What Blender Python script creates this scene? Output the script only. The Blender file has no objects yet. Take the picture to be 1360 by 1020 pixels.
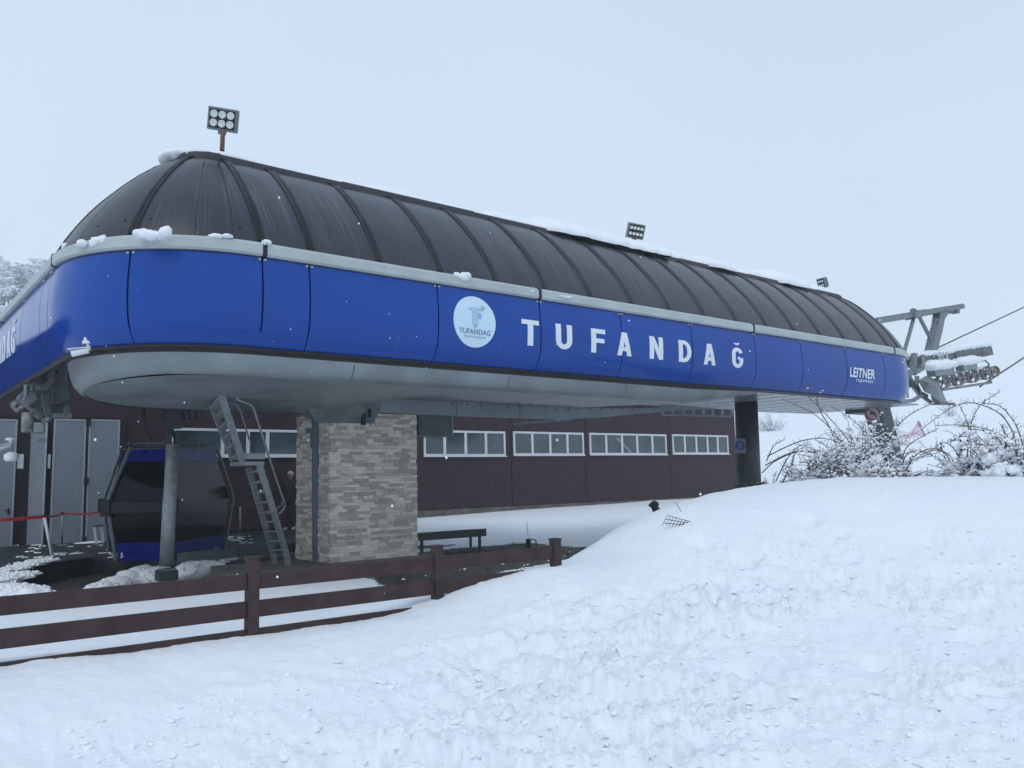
import bpy, bmesh, math, random
import numpy as np
from mathutils import Vector, Matrix
random.seed(7); rng=np.random.default_rng(7)
PI=math.pi
S=bpy.context.scene; COL=S.collection
# ------------------------------------------------------------------ survey
# World: X runs along the station, Y away to the left, Z up; eye height is z=0, platform z=-1.4.
YAW,PIT,ROL=math.radians(51.04),math.radians(6.46),math.radians(-1.265); FPX=1100.0
Fv=Vector((math.cos(YAW)*math.cos(PIT),math.sin(YAW)*math.cos(PIT),math.sin(PIT)))
_r=Vector((math.sin(YAW),-math.cos(YAW),0)); _u=_r.cross(Fv)
Rv=_r*math.cos(ROL)+_u*math.sin(ROL); Uv=-_r*math.sin(ROL)+_u*math.cos(ROL)
def ray(x,y): return Fv+Rv*((x-680)/FPX)-Uv*((y-510)/FPX)
def aty(x,y,Y): d=ray(x,y); return d*(Y/d.y)
def atz(x,y,Z): d=ray(x,y); return d*(Z/d.z)
def atx(x,y,X): d=ray(x,y); return d*(X/d.x)
# ------------------------------------------------------------------ materials
def mat(name,col,rough=.6,metal=0,spec=.5,coat=0,trans=0,bump=0,bscale=8,var=0,vscale=3,alpha=1):
    m=bpy.data.materials.new(name); m.use_nodes=True; nt=m.node_tree; b=nt.nodes['Principled BSDF']
    b.inputs['Base Color'].default_value=(*col,1); b.inputs['Roughness'].default_value=rough
    b.inputs['Metallic'].default_value=metal; b.inputs['Specular IOR Level'].default_value=spec
    b.inputs['Coat Weight'].default_value=coat; b.inputs['Coat Roughness'].default_value=.08
    b.inputs['Transmission Weight'].default_value=trans; b.inputs['Alpha'].default_value=alpha
    tc=nt.nodes.new('ShaderNodeTexCoord')
    if var:
        n=nt.nodes.new('ShaderNodeTexNoise'); n.inputs['Scale'].default_value=vscale; n.inputs['Detail'].default_value=6
        nt.links.new(tc.outputs['Object'],n.inputs['Vector'])
        mr=nt.nodes.new('ShaderNodeMapRange'); mr.inputs[1].default_value=.3; mr.inputs[2].default_value=.7
        mr.inputs[3].default_value=1-var; mr.inputs[4].default_value=1+var; nt.links.new(n.outputs['Fac'],mr.inputs[0])
        mx=nt.nodes.new('ShaderNodeMix'); mx.data_type='RGBA'; mx.blend_type='MULTIPLY'; mx.inputs[0].default_value=1
        mx.inputs[6].default_value=(*col,1); nt.links.new(mr.outputs[0],mx.inputs[7]); nt.links.new(mx.outputs[2],b.inputs['Base Color'])
        mr2=nt.nodes.new('ShaderNodeMapRange'); mr2.inputs[3].default_value=max(rough-.12,.03); mr2.inputs[4].default_value=min(rough+.12,1)
        nt.links.new(n.outputs['Fac'],mr2.inputs[0]); nt.links.new(mr2.outputs[0],b.inputs['Roughness'])
    if bump:
        n=nt.nodes.new('ShaderNodeTexNoise'); n.inputs['Scale'].default_value=bscale; n.inputs['Detail'].default_value=8
        nt.links.new(tc.outputs['Object'],n.inputs['Vector'])
        bp=nt.nodes.new('ShaderNodeBump'); bp.inputs['Strength'].default_value=bump; bp.inputs['Distance'].default_value=.02
        nt.links.new(n.outputs['Fac'],bp.inputs['Height']); nt.links.new(bp.outputs[0],b.inputs['Normal'])
    return m
M={}
fw=Vector((Fv.x,Fv.y,0)).normalized()
M['blue']=mat('blue_paint',(.002,.056,.32),.15,spec=.36,var=.08,vscale=.8,bump=.22,bscale=1.6)
M['blue_dark']=mat('navy_cabin_paint',(.006,.014,.20),.3,spec=.25,var=.1)
M['rail']=mat('pale_grey_gutter',(.42,.47,.47),.45,var=.10,vscale=2.5)
M['grey']=mat('grey_metal',(.21,.245,.26),.42,metal=.25,var=.22,vscale=2.2)
M['belly']=mat('soffit_metal',(.215,.245,.255),.40,metal=.25,var=.22,vscale=1.4)
M['beam']=mat('beam_metal',(.26,.30,.32),.4,metal=.2,var=.12,vscale=1.5)
M['galv']=mat('galvanised_steel',(.19,.22,.225),.5,metal=.45,var=.3,vscale=9,bump=.15,bscale=30)
M['steel']=mat('ladder_steel',(.27,.30,.31),.5,metal=.35,var=.25,vscale=9,bump=.15,bscale=30)
M['dark']=mat('dark_rubber',(.012,.013,.015),.7,bump=.3)
M['black']=mat('black_seal_and_shade',(.008,.008,.01),.6)
M['cap']=mat('ridge_metal',(.045,.042,.048),.4,var=.3,vscale=4)
M['rib']=mat('rib_metal',(.006,.006,.008),.35,spec=.3,var=.2,vscale=6)
M['white']=mat('white_paint',(.72,.75,.78),.5)
M['letter']=mat('white_lettering',(.74,.78,.84),.45)
M['ltext']=mat('logo_blue_grey',(.13,.27,.36),.5)
M['lpale']=mat('logo_pale_blue',(.22,.45,.62),.5)
M['disc']=mat('logo_disc',(.60,.76,.88),.45)
M['wood']=mat('brown_wood',(.050,.031,.029),.65,spec=.3,var=.3,vscale=5,bump=.35,bscale=14)
M['wall']=mat('brown_siding',(.046,.029,.035),.6,spec=.2,var=.12,vscale=1.5)
M['plinth']=mat('concrete_plinth',(.12,.115,.105),.9,var=.4,vscale=3,bump=.5)
M['door']=mat('steel_door',(.21,.245,.28),.45,var=.08,vscale=1.2)
M['doorframe']=mat('door_frame_paint',(.33,.36,.39),.45)
M['frame']=mat('window_frame_white',(.62,.66,.68),.5,var=.08)
M['glass']=mat('window_glass',(.045,.065,.07),.07,spec=.8,var=.5,vscale=.9)
M['cglass']=mat('cabin_glass',(.004,.005,.007),.06,spec=.16)
M['tapes']=mat('red_tape',(.42,.015,.03),.5)
M['column']=mat('column_paint',(.028,.034,.036),.45,var=.2,vscale=2)
M['leg']=mat('leg_paint',(.085,.105,.11),.5,var=.25,vscale=3)
M['rust']=mat('rusty_pipe',(.16,.07,.055),.8,var=.4,vscale=20)
M['lens']=mat('lamp_lens',(.62,.68,.64),.25,var=.1,vscale=40)
M['lamp']=mat('lamp_housing',(.15,.18,.19),.45)
M['bench']=mat('bench_green',(.035,.05,.05),.5,var=.2)
M['twig']=mat('bare_twig',(.13,.11,.11),.85,var=.3)
M['treetwig']=mat('frosted_hazed_twig',(.36,.37,.39),.9)  # frosted twigs, with distance haze also mixed into the pale colour
M['leafdead']=mat('dead_leaf',(.10,.03,.015),.8)
M['leafdark']=mat('dark_leaf',(.012,.012,.010),.7)
M['signblue']=mat('sign_blue',(.010,.03,.13),.4)
M['signgrey']=mat('sign_back_grey',(.16,.19,.25),.6)
M['signpink']=mat('sign_faded_pink',(.50,.36,.40),.6)
M['signred']=mat('sign_red_ring',(.16,.02,.03),.5)
M['skin']=mat('skin',(.22,.14,.115),.6)
M['hair']=mat('grey_hair',(.30,.27,.24),.8,bump=.6,bscale=60)
M['cloth']=mat('black_clothing',(.012,.013,.016),.85,bump=.4,bscale=20)
M['shoe']=mat('dark_shoe_white_sole',(.25,.25,.26),.6)
M['net']=mat('pink_net',(.80,.62,.70),.8,alpha=.55)
M['sheave']=mat('sheave_metal',(.24,.24,.235),.6,metal=.3,var=.35,vscale=15)
M['yellow']=mat('ochre_sheave_side',(.24,.21,.14),.7,var=.4,vscale=20)
M['rope']=mat('steel_rope',(.05,.055,.06),.6)
M['paving']=mat('stone_paving',(.17,.155,.14),.85,var=.35,vscale=4,bump=.5)
M['platform']=mat('platform_rubber',(.016,.018,.022),.55,var=.4,vscale=3,bump=.3)
def snow_mat(name,bs=.35,dist=.03,col=(.86,.89,.92)):
    m=bpy.data.materials.new(name); m.use_nodes=True; nt=m.node_tree; b=nt.nodes['Principled BSDF']; L=nt.links.new
    b.inputs['Base Color'].default_value=(*col,1); b.inputs['Roughness'].default_value=.55; b.inputs['Specular IOR Level'].default_value=.25
    tc=nt.nodes.new('ShaderNodeTexCoord')
    h=None
    for sc,st in ((7,.6),(24,.35),(90,.12)):
        n=nt.nodes.new('ShaderNodeTexNoise'); n.inputs['Scale'].default_value=sc; n.inputs['Detail'].default_value=4; n.inputs['Roughness'].default_value=.6
        L(tc.outputs['Object'],n.inputs['Vector'])
        mm=nt.nodes.new('ShaderNodeMath'); mm.operation='MULTIPLY'; mm.inputs[1].default_value=st; L(n.outputs['Fac'],mm.inputs[0])
        if h is None: h=mm
        else:
            a=nt.nodes.new('ShaderNodeMath'); a.operation='ADD'; L(h.outputs[0],a.inputs[0]); L(mm.outputs[0],a.inputs[1]); h=a
    bp=nt.nodes.new('ShaderNodeBump'); bp.inputs['Strength'].default_value=bs; bp.inputs['Distance'].default_value=dist
    L(h.outputs[0],bp.inputs['Height']); L(bp.outputs[0],b.inputs['Normal'])
    return m,nt,b,tc
M['snow']=snow_mat('snow')[0]
def ground_mat():
    m,nt,b,tc=snow_mat('snow_ground',.42,.05); L=nt.links.new
    at=nt.nodes.new('ShaderNodeAttribute'); at.attribute_name='bare'
    n=nt.nodes.new('ShaderNodeTexNoise'); n.inputs['Scale'].default_value=5; n.inputs['Detail'].default_value=8; n.inputs['Roughness'].default_value=.7
    L(tc.outputs['Object'],n.inputs['Vector'])
    s=nt.nodes.new('ShaderNodeMath'); s.operation='ADD'; L(at.outputs['Fac'],s.inputs[0]); L(n.outputs['Fac'],s.inputs[1])
    r=nt.nodes.new('ShaderNodeMapRange'); r.inputs[1].default_value=.96; r.inputs[2].default_value=1.04; L(s.outputs[0],r.inputs[0])
    n2=nt.nodes.new('ShaderNodeTexNoise'); n2.inputs['Scale'].default_value=2.2; n2.inputs['Detail'].default_value=8; n2.inputs['Roughness'].default_value=.75
    L(tc.outputs['Object'],n2.inputs['Vector'])
    cr=nt.nodes.new('ShaderNodeValToRGB'); e=cr.color_ramp.elements
    e[0].position=.35; e[0].color=(.020,.018,.014,1); e[1].position=.62; e[1].color=(.030,.042,.018,1)
    e2=cr.color_ramp.elements.new(.5); e2.color=(.045,.04,.034,1)
    L(n2.outputs['Fac'],cr.inputs[0])
    n3=nt.nodes.new('ShaderNodeTexNoise'); n3.inputs['Scale'].default_value=1.3; n3.inputs['Detail'].default_value=5; L(tc.outputs['Object'],n3.inputs['Vector'])
    c3=nt.nodes.new('ShaderNodeMix'); c3.data_type='RGBA'; L(n3.outputs['Fac'],c3.inputs[0]); c3.inputs[6].default_value=(.80,.85,.91,1); c3.inputs[7].default_value=(.90,.92,.93,1)
    mx=nt.nodes.new('ShaderNodeMix'); mx.data_type='RGBA'; L(r.outputs[0],mx.inputs[0]); L(c3.outputs[2],mx.inputs[6]); L(cr.outputs[0],mx.inputs[7])
    L(mx.outputs[2],b.inputs['Base Color'])
    return m
M['ground']=ground_mat()
def roof_mat():
    # smoky wet polycarbonate: streaks run down the slope (UV v), clustered across it (UV u)
    m=bpy.data.materials.new('smoked_roof_panel'); m.use_nodes=True; nt=m.node_tree; b=nt.nodes['Principled BSDF']; L=nt.links.new
    uv=nt.nodes.new('ShaderNodeUVMap')
    mp=nt.nodes.new('ShaderNodeMapping'); mp.inputs['Scale'].default_value=(26,.9,1); L(uv.outputs[0],mp.inputs[0])
    n=nt.nodes.new('ShaderNodeTexNoise'); n.inputs['Scale'].default_value=1; n.inputs['Detail'].default_value=5; n.inputs['Roughness'].default_value=.65; L(mp.outputs[0],n.inputs['Vector'])
    mp2=nt.nodes.new('ShaderNodeMapping'); mp2.inputs['Scale'].default_value=(1.5,.8,1); L(uv.outputs[0],mp2.inputs[0])
    n2=nt.nodes.new('ShaderNodeTexNoise'); n2.inputs['Scale'].default_value=1; n2.inputs['Detail'].default_value=3; L(mp2.outputs[0],n2.inputs['Vector'])
    r=nt.nodes.new('ShaderNodeMapRange'); r.inputs[1].default_value=.5; r.inputs[2].default_value=.72; L(n.outputs['Fac'],r.inputs[0])
    r2=nt.nodes.new('ShaderNodeMapRange'); r2.inputs[1].default_value=.36; r2.inputs[2].default_value=.56; L(n2.outputs['Fac'],r2.inputs[0])
    mu=nt.nodes.new('ShaderNodeMath'); mu.operation='MULTIPLY'; L(r.outputs[0],mu.inputs[0]); L(r2.outputs[0],mu.inputs[1])
    mx=nt.nodes.new('ShaderNodeMix'); mx.data_type='RGBA'; L(mu.outputs[0],mx.inputs[0])
    mx.inputs[6].default_value=(.023,.027,.037,1); mx.inputs[7].default_value=(.10,.105,.125,1); L(mx.outputs[2],b.inputs['Base Color'])
    rr=nt.nodes.new('ShaderNodeMapRange'); rr.inputs[3].default_value=.18; rr.inputs[4].default_value=.45; L(n.outputs['Fac'],rr.inputs[0]); L(rr.outputs[0],b.inputs['Roughness'])
    b.inputs['Specular IOR Level'].default_value=.42
    return m
M['roof']=roof_mat()
def stone_mat():
    m=bpy.data.materials.new('ledger_stone'); m.use_nodes=True; nt=m.node_tree; b=nt.nodes['Principled BSDF']; L=nt.links.new
    at=nt.nodes.new('ShaderNodeAttribute'); at.attribute_name='tint'
    cr=nt.nodes.new('ShaderNodeValToRGB'); e=cr.color_ramp.elements
    e[0].position=0; e[0].color=(.46,.41,.35,1); e[1].position=1; e[1].color=(.86,.79,.69,1)
    for p,c in ((.3,(.57,.51,.43,1)),(.45,(.69,.60,.50,1)),(.7,(.78,.70,.60,1))): q=cr.color_ramp.elements.new(p); q.color=c
    L(at.outputs['Fac'],cr.inputs[0])
    tc=nt.nodes.new('ShaderNodeTexCoord'); n=nt.nodes.new('ShaderNodeTexNoise'); n.inputs['Scale'].default_value=22; n.inputs['Detail'].default_value=8; L(tc.outputs['Object'],n.inputs['Vector'])
    mr=nt.nodes.new('ShaderNodeMapRange'); mr.inputs[3].default_value=.65; mr.inputs[4].default_value=1.35; L(n.outputs['Fac'],mr.inputs[0])
    mx=nt.nodes.new('ShaderNodeMix'); mx.data_type='RGBA'; mx.blend_type='MULTIPLY'; mx.inputs[0].default_value=1
    L(cr.outputs[0],mx.inputs[6]); L(mr.outputs[0],mx.inputs[7]); L(mx.outputs[2],b.inputs['Base Color']); b.inputs['Roughness'].default_value=.85
    bp=nt.nodes.new('ShaderNodeBump'); bp.inputs['Strength'].default_value=.5; bp.inputs['Distance'].default_value=.01; L(n.outputs['Fac'],bp.inputs['Height']); L(bp.outputs[0],b.inputs['Normal'])
    return m
M['stone']=stone_mat()
# ------------------------------------------------------------------ mesh builder
def wloc(o):
    v=Vector((0,0,0))
    while o: v+=o.location; o=o.parent
    return v
class MB:
    def __init__(s): s.v=[]; s.f=[]; s.uv={}; s.t=[]
    def add(s,vs,fs,tint=.5):
        n=len(s.v); s.v+= [tuple(p) for p in vs]; s.f+=[tuple(i+n for i in f) for f in fs]; s.t+=[tint]*len(fs)
    def obox(s,c,ax,ay,az,tint=.5):   # centre and three half-axis vectors
        c,ax,ay,az=map(Vector,(c,ax,ay,az))
        vs=[c+ax*i+ay*j+az*k for k in(-1,1) for j in(-1,1) for i in(-1,1)]
        s.add(vs,[(0,2,3,1),(4,5,7,6),(0,1,5,4),(2,6,7,3),(0,4,6,2),(1,3,7,5)],tint); return s
    def box(s,x0,x1,y0,y1,z0,z1,tint=.5):
        return s.obox(((x0+x1)/2,(y0+y1)/2,(z0+z1)/2),((x1-x0)/2,0,0),(0,(y1-y0)/2,0),(0,0,(z1-z0)/2),tint)
    def beam(s,a,b,w,h,up=(0,0,1)):
        a,b=Vector(a),Vector(b); d=b-a; L=d.length; d/=L; up=Vector(up); sd=d.cross(up)
        if sd.length<1e-4: sd=d.cross(Vector((1,0,0)))
        sd.normalize(); u=sd.cross(d); return s.obox((a+b)/2,d*L/2,sd*w/2,u*h/2)
    def tube(s,pts,r,n=8,cap=True):
        pts=[Vector(p) for p in pts]; rs=r if isinstance(r,(list,tuple)) else [r]*len(pts); rings=[]; base=len(s.v)
        pd=None; prev=None; vs=[]
        for i,p in enumerate(pts):
            d=(pts[min(i+1,len(pts)-1)]-pts[max(i-1,0)]).normalized()
            if prev is None:
                a=d.cross(Vector((0,0,1)));
                if a.length<.05: a=d.cross(Vector((1,0,0)))
            else: a=prev-d*prev.dot(d)
            a.normalize(); prev=a; b=d.cross(a)
            vs+=[p+(a*math.cos(2*PI*k/n)+b*math.sin(2*PI*k/n))*rs[i] for k in range(n)]
        fs=[]
        for i in range(len(pts)-1):
            for k in range(n): fs.append((i*n+k,i*n+(k+1)%n,(i+1)*n+(k+1)%n,(i+1)*n+k))
        if cap: fs.append(tuple(range(n))[::-1]); fs.append(tuple((len(pts)-1)*n+k for k in range(n)))
        s.add(vs,fs); return s
    def grid(s,P,tint=.5,close=False):       # P[i][j]
        m=len(P); n=len(P[0]); vs=[q for row in P for q in row]; fs=[]
        for i in range(m-1):
            for j in range(n-1 if not close else n): fs.append((i*n+j,i*n+(j+1)%n,(i+1)*n+(j+1)%n,(i+1)*n+j))
        s.add(vs,fs,tint); return s
    def lump(s,c,rx,ry,rz,sub=2,amp=.25,fr=2.0,seed=0,axis=None):
        vs,fs=ICO[sub]; out=[]; c=Vector(c)
        for v in vs:
            k=1+amp*(pn(v[0]*fr+seed*3.1,v[1]*fr+seed,v[2]*fr-seed))
            q=Vector((v[0]*rx*k,v[1]*ry*k,v[2]*rz*k))
            if axis is not None: q=axis@q
            out.append(c+q)
        s.add(out,fs); return s
    def build(s,name,m,parent=None,smooth=False,bevel=0,tint=False,uv=None):
        me=bpy.data.meshes.new(name); o=bpy.data.objects.new(name,me); COL.objects.link(o)
        off=wloc(parent) if parent else Vector((0,0,0))
        me.from_pydata([(p[0]-off.x,p[1]-off.y,p[2]-off.z) for p in s.v],[],s.f); me.materials.append(M[m] if isinstance(m,str) else m)
        if smooth: me.polygons.foreach_set('use_smooth',[True]*len(me.polygons))
        if tint:
            a=me.color_attributes.new('tint','FLOAT_COLOR','CORNER'); d=[]
            for p,t in zip(me.polygons,s.t): d+=[t,t,t,1]*p.loop_total
            a.data.foreach_set('color',d)
        if uv is not None:
            l=me.uv_layers.new(name='UVMap'); d=[]
            for lp in me.loops: d+=list(uv[lp.vertex_index])
            l.data.foreach_set('uv',d)
        me.update()
        if parent: o.parent=parent
        if bevel:
            b=o.modifiers.new('bevel','BEVEL'); b.width=bevel; b.segments=2; b.limit_method='ANGLE'
        return o
def pn(x,y,z):
    from mathutils import noise
    return noise.noise(Vector((x,y,z)))
ICO={}
for sub in (1,2,3):
    bm=bmesh.new(); bmesh.ops.create_icosphere(bm,subdivisions=sub,radius=1)
    ICO[sub]=([tuple(v.co) for v in bm.verts],[tuple(v.index for v in f.verts) for f in bm.faces]); bm.free()
def thing(name,label,cat,loc,group=None):
    o=bpy.data.objects.new(name,None); COL.objects.link(o); o.location=loc; o.empty_display_size=.3
    return tag(o,label,cat,group)
def tag(o,label,cat,group=None):
    o['label']=label; o['category']=cat
    if group: o['group']=group
    return o
def struct(o): o['kind']='structure'; return o
def copy_tree(o,loc=None,parent=None,rz=None,scale=None):
    c=o.copy(); COL.objects.link(c); c.parent=parent
    if loc is not None: c.location=loc
    if rz is not None: c.rotation_euler=(0,0,rz)
    if scale is not None: c.scale=(scale,)*3
    for ch in list(o.children): copy_tree(ch,parent=c)
    return c
# ------------------------------------------------------------------ numpy noise
_perm=rng.random((256,256))
def vnoise(x,y,seed=0):
    x=x+seed*17.3; y=y+seed*9.7; xi=np.floor(x).astype(int); yi=np.floor(y).astype(int); xf=x-xi; yf=y-yi
    u=xf**3*(xf*(xf*6-15)+10); v=yf**3*(yf*(yf*6-15)+10)
    a=_perm[xi%256,yi%256]; b=_perm[(xi+1)%256,yi%256]; c=_perm[xi%256,(yi+1)%256]; d=_perm[(xi+1)%256,(yi+1)%256]
    return (a*(1-u)+b*u)*(1-v)+(c*(1-u)+d*u)*v
def fbm(x,y,o=4,seed=0,g=.5):
    s=0;a=1;t=0
    for i in range(o):
        ca,sa=math.cos(i*.9+seed),math.sin(i*.9+seed)
        s=s+a*(vnoise((x*ca-y*sa)*2**i,(x*sa+y*ca)*2**i,seed+i)*2-1); t+=a; a*=g
    return s/t
# ------------------------------------------------------------------ terrain
CP=[]
def cp(x,y,z): CP.append((x,y,z))
for q in [(0.9,-1.175),(1.6,-1.214),(2.4,-1.20),(3.24,-1.198),(3.9,-1.20),(4.22,-1.125),(5.0,-.995),(5.43,-.94),(5.87,-.915),(6.4,-.91)]: cp(q[0],6.55,q[1])
for (px,py),Y in [((800,716),7.2),((820,700),7.7),((870,685),8.4),((940,672),9),((1010,665),9.4),((1100,655),8.6),((1200,643),7.5),((1280,638),6.4),((1360,633),5.4)]:
    p=aty(px,py,Y); cp(p.x,p.y,p.z)
cp(0,0,-1.62); cp(2.7,3.4,-1.48); cp(.7,5.0,-1.36); cp(1.8,4.4,-1.45); cp(3.7,2.6,-1.46); cp(4.6,1.75,-1.45); cp(4.5,5.1,-1.28)
cp(7.6,4.6,-1.08); cp(9.5,3.3,-1.0); cp(14,1.0,-.7); cp(-4,4,-1.4); cp(-6,-4,-1.7); cp(4,-6,-1.6); cp(14,-6,-1.0); cp(-3,9,-1.35); cp(22,-2,-.7); cp(20,2.5,-.42)
for x,y,z in [(-4,6.6,-1.2),(1,8.2,-1.36),(3,8.2,-1.38),(5,8.4,-1.38),(0,12,-1.42),(2,11,-1.42),(5,11,-1.42),(8,10.3,-1.42),(6.8,8.2,-1.38),(9.6,10.9,-1.42),(11,12,-1.42),(8,13,-1.42),(4,13,-1.5),
   (10,15,-1.4),(14,15,-1.32),(12,18,-1.3),(18,18,-1.22),(13,22.5,-1.32),(16,23,-1.27),(20,23.7,-1.18),(27,23.7,-1.10),(33,23.7,-1.07),(33,27,-1.0),(38,26,-.8),(20,16,-1.2),(25,18,-1.2),(30,21,-1.15),(22,14.5,-1.1),(25,21.5,-1.2),(30,22.6,-1.15),(18,20.5,-1.25),(28,17,-1.05),(8,24,-1.65),(0,24,-1.6),(-6,20,-1.5),(2,20,-1.65),(7,18,-1.7),(10,20,-1.6),(11.5,22,-1.5),(5,22,-1.7),
   (3.2,15.2,-1.75),(15,13,-1.3),(13,11.3,-1.2),(16.7,11.8,-.95),(20,12.5,-.85),(24,12,-.85),(27,14,-.9),(34,10,-.3),(28,5,-.4),(40,20,-.6),(40,3,-.1),(8,30,-1.3),(24,30,-1.1),(40,34,0)]: cp(x,y,z)
# just behind the crest the bank falls away
for x,y,z in [(7.6,8.3,-1.25),(8.9,9.6,-1.3),(10.8,10.2,-1.25),(12.9,10.7,-1.1),(16.5,9.7,-.6),(17.6,8.3,-.42),(18,6.8,-.36),(18.5,5.6,-.30)]: cp(x,y,z)
_c=np.array(CP)
def _phi(r2): return .5*r2*np.log(r2+1e-9)
def _tps():
    n=len(_c); d=((_c[:,None,:2]-_c[None,:,:2])**2).sum(-1); K=_phi(d)+np.eye(n)*.06; Pm=np.c_[np.ones(n),_c[:,:2]]
    A=np.block([[K,Pm],[Pm.T,np.zeros((3,3))]]); return np.linalg.solve(A,np.r_[_c[:,2],0,0,0])
_w=_tps()
def ss(a,b,x): t=np.clip((x-a)/(b-a),0,1); return t*t*(3-2*t)
def height(x,y,rel=True):
    x=np.asarray(x,float); y=np.asarray(y,float); sh=x.shape; X=x.ravel(); Y=y.ravel(); out=np.zeros(len(X))
    for i in range(0,len(X),40000):
        a=X[i:i+40000]; b=Y[i:i+40000]; d=(a[:,None]-_c[:,0])**2+(b[:,None]-_c[:,1])**2
        out[i:i+40000]=_phi(d)@_w[:-3]+_w[-3]+_w[-2]*a+_w[-1]*b
    out=np.clip(out,-2.2,.6)
    r=np.hypot(X,Y); az=np.degrees(np.arctan2(Y,X))     # view spans az 19..83
    # far hills: right (az<45) gentle piste with a terrace edge, left (az>65) steep forest slope
    rk=np.array([0,40,52,58,60,66,120,250,430,600]); zr=np.array([-1.0,-.9,1.1,2.2,2.7,2.95,9.0,25,40,46])
    rl=np.array([0,30,45,60,80,100,160,300,600]); zl=np.array([-1.3,-.9,1.5,7,15.5,19,22,28,40])
    wl=ss(48,72,az)*(az<200)+0*az; wl=np.where(az<-60,0,wl)
    rw=r*(1+.05*fbm(X*.02,Y*.02,2,5)+.0*r)
    far=np.interp(rw,rk,zr)*(1-wl)+np.interp(rw,rl,zl)*wl
    back=ss(95,130,np.abs(az-50)); far=far*(1-back)+(-1.8-.01*r)*back
    far=far+ss(50,200,r)*2.0*fbm(X*.03,Y*.03,4,2)
    k=ss(34,52,r)
    z=out*(1-k)+far*k
    if rel:
        near=1-ss(18,40,r)
        # trampled amplitude: strongest in the lower right foreground, calmer near the crest and the fence
        side=X*.62-Y*.40
        tramp=(1-ss(3.9,5.6,Y-.12*X))*(.35+.65*ss(-1.2,1.2,side+1.2))*(1-.9*ss(7.5,11.5,r))*ss(.0,1.,r)
        tramp=np.clip(tramp,.0,1)*(.30+.95*ss(.30,.68,vnoise(X*.75+.2*Y,Y*.9,31)))
        a=fbm(X*1.3,Y*1.3,3,1)*.030
        l=np.abs(fbm(X*2.6,Y*2.6,4,3,.55)); l2=np.abs(fbm(X*6.5,Y*6.5,3,7,.6)); st=ss(.47,.62,vnoise(X*3.4,Y*3.4,11))-.5
        pit=ss(.80,.92,vnoise(X*5.2,Y*5.2,15))
        z=z+near*(a*.7+fbm(X*.45,Y*.45,2,9)*.03)+near*tramp*(l*.11+l2*(.03+.09*vnoise(X*.9,Y*.9,41))-.04+fbm(X*1.9+.8*fbm(X,Y,2,8),Y*1.9,3,33)*.05+st*.050-pit*.05+np.abs(fbm(X*15,Y*15,2,19))*.040)+near*(1-tramp)*l2*.018
        # soft drift lip along the fence
        z=z+near*np.exp(-((Y-6.35)/.35)**2)*.02*fbm(X*2.2,Y*0,3,13)
        # a few footprints punched near the top of the bank
        for fx,fy in FOOT:
            d2=((X-fx)**2+(Y-fy)**2)/.016; z=z-near*.07*np.exp(-d2*d2*.5)*(.6+.8*vnoise(X*14,Y*14,23))
    return z.reshape(sh)
FOOT=[]
def h1(x,y,rel=True): return float(height(np.array([x]),np.array([y]),rel)[0])
def hit(px,py,r0=2.,r1=300.,zoff=0.):
    d=ray(px,py); hd=math.hypot(d.x,d.y); rs=np.exp(np.linspace(math.log(r0),math.log(r1),1500)); t=rs/hd
    z=height(d.x*t,d.y*t,False); g=np.where(z>=d.z*t)[0]
    k=t[g[0]] if len(g) else t[-1]; return d*float(k)
for q in [(985,745),(1045,752),(1250,760),(1110,770),(1180,800),(1075,690),(930,720),(1235,715),(1010,800),(830,880),(1290,850),(1150,880),(980,900)]:
    p=hit(*q); FOOT.append((p.x,p.y))
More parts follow.
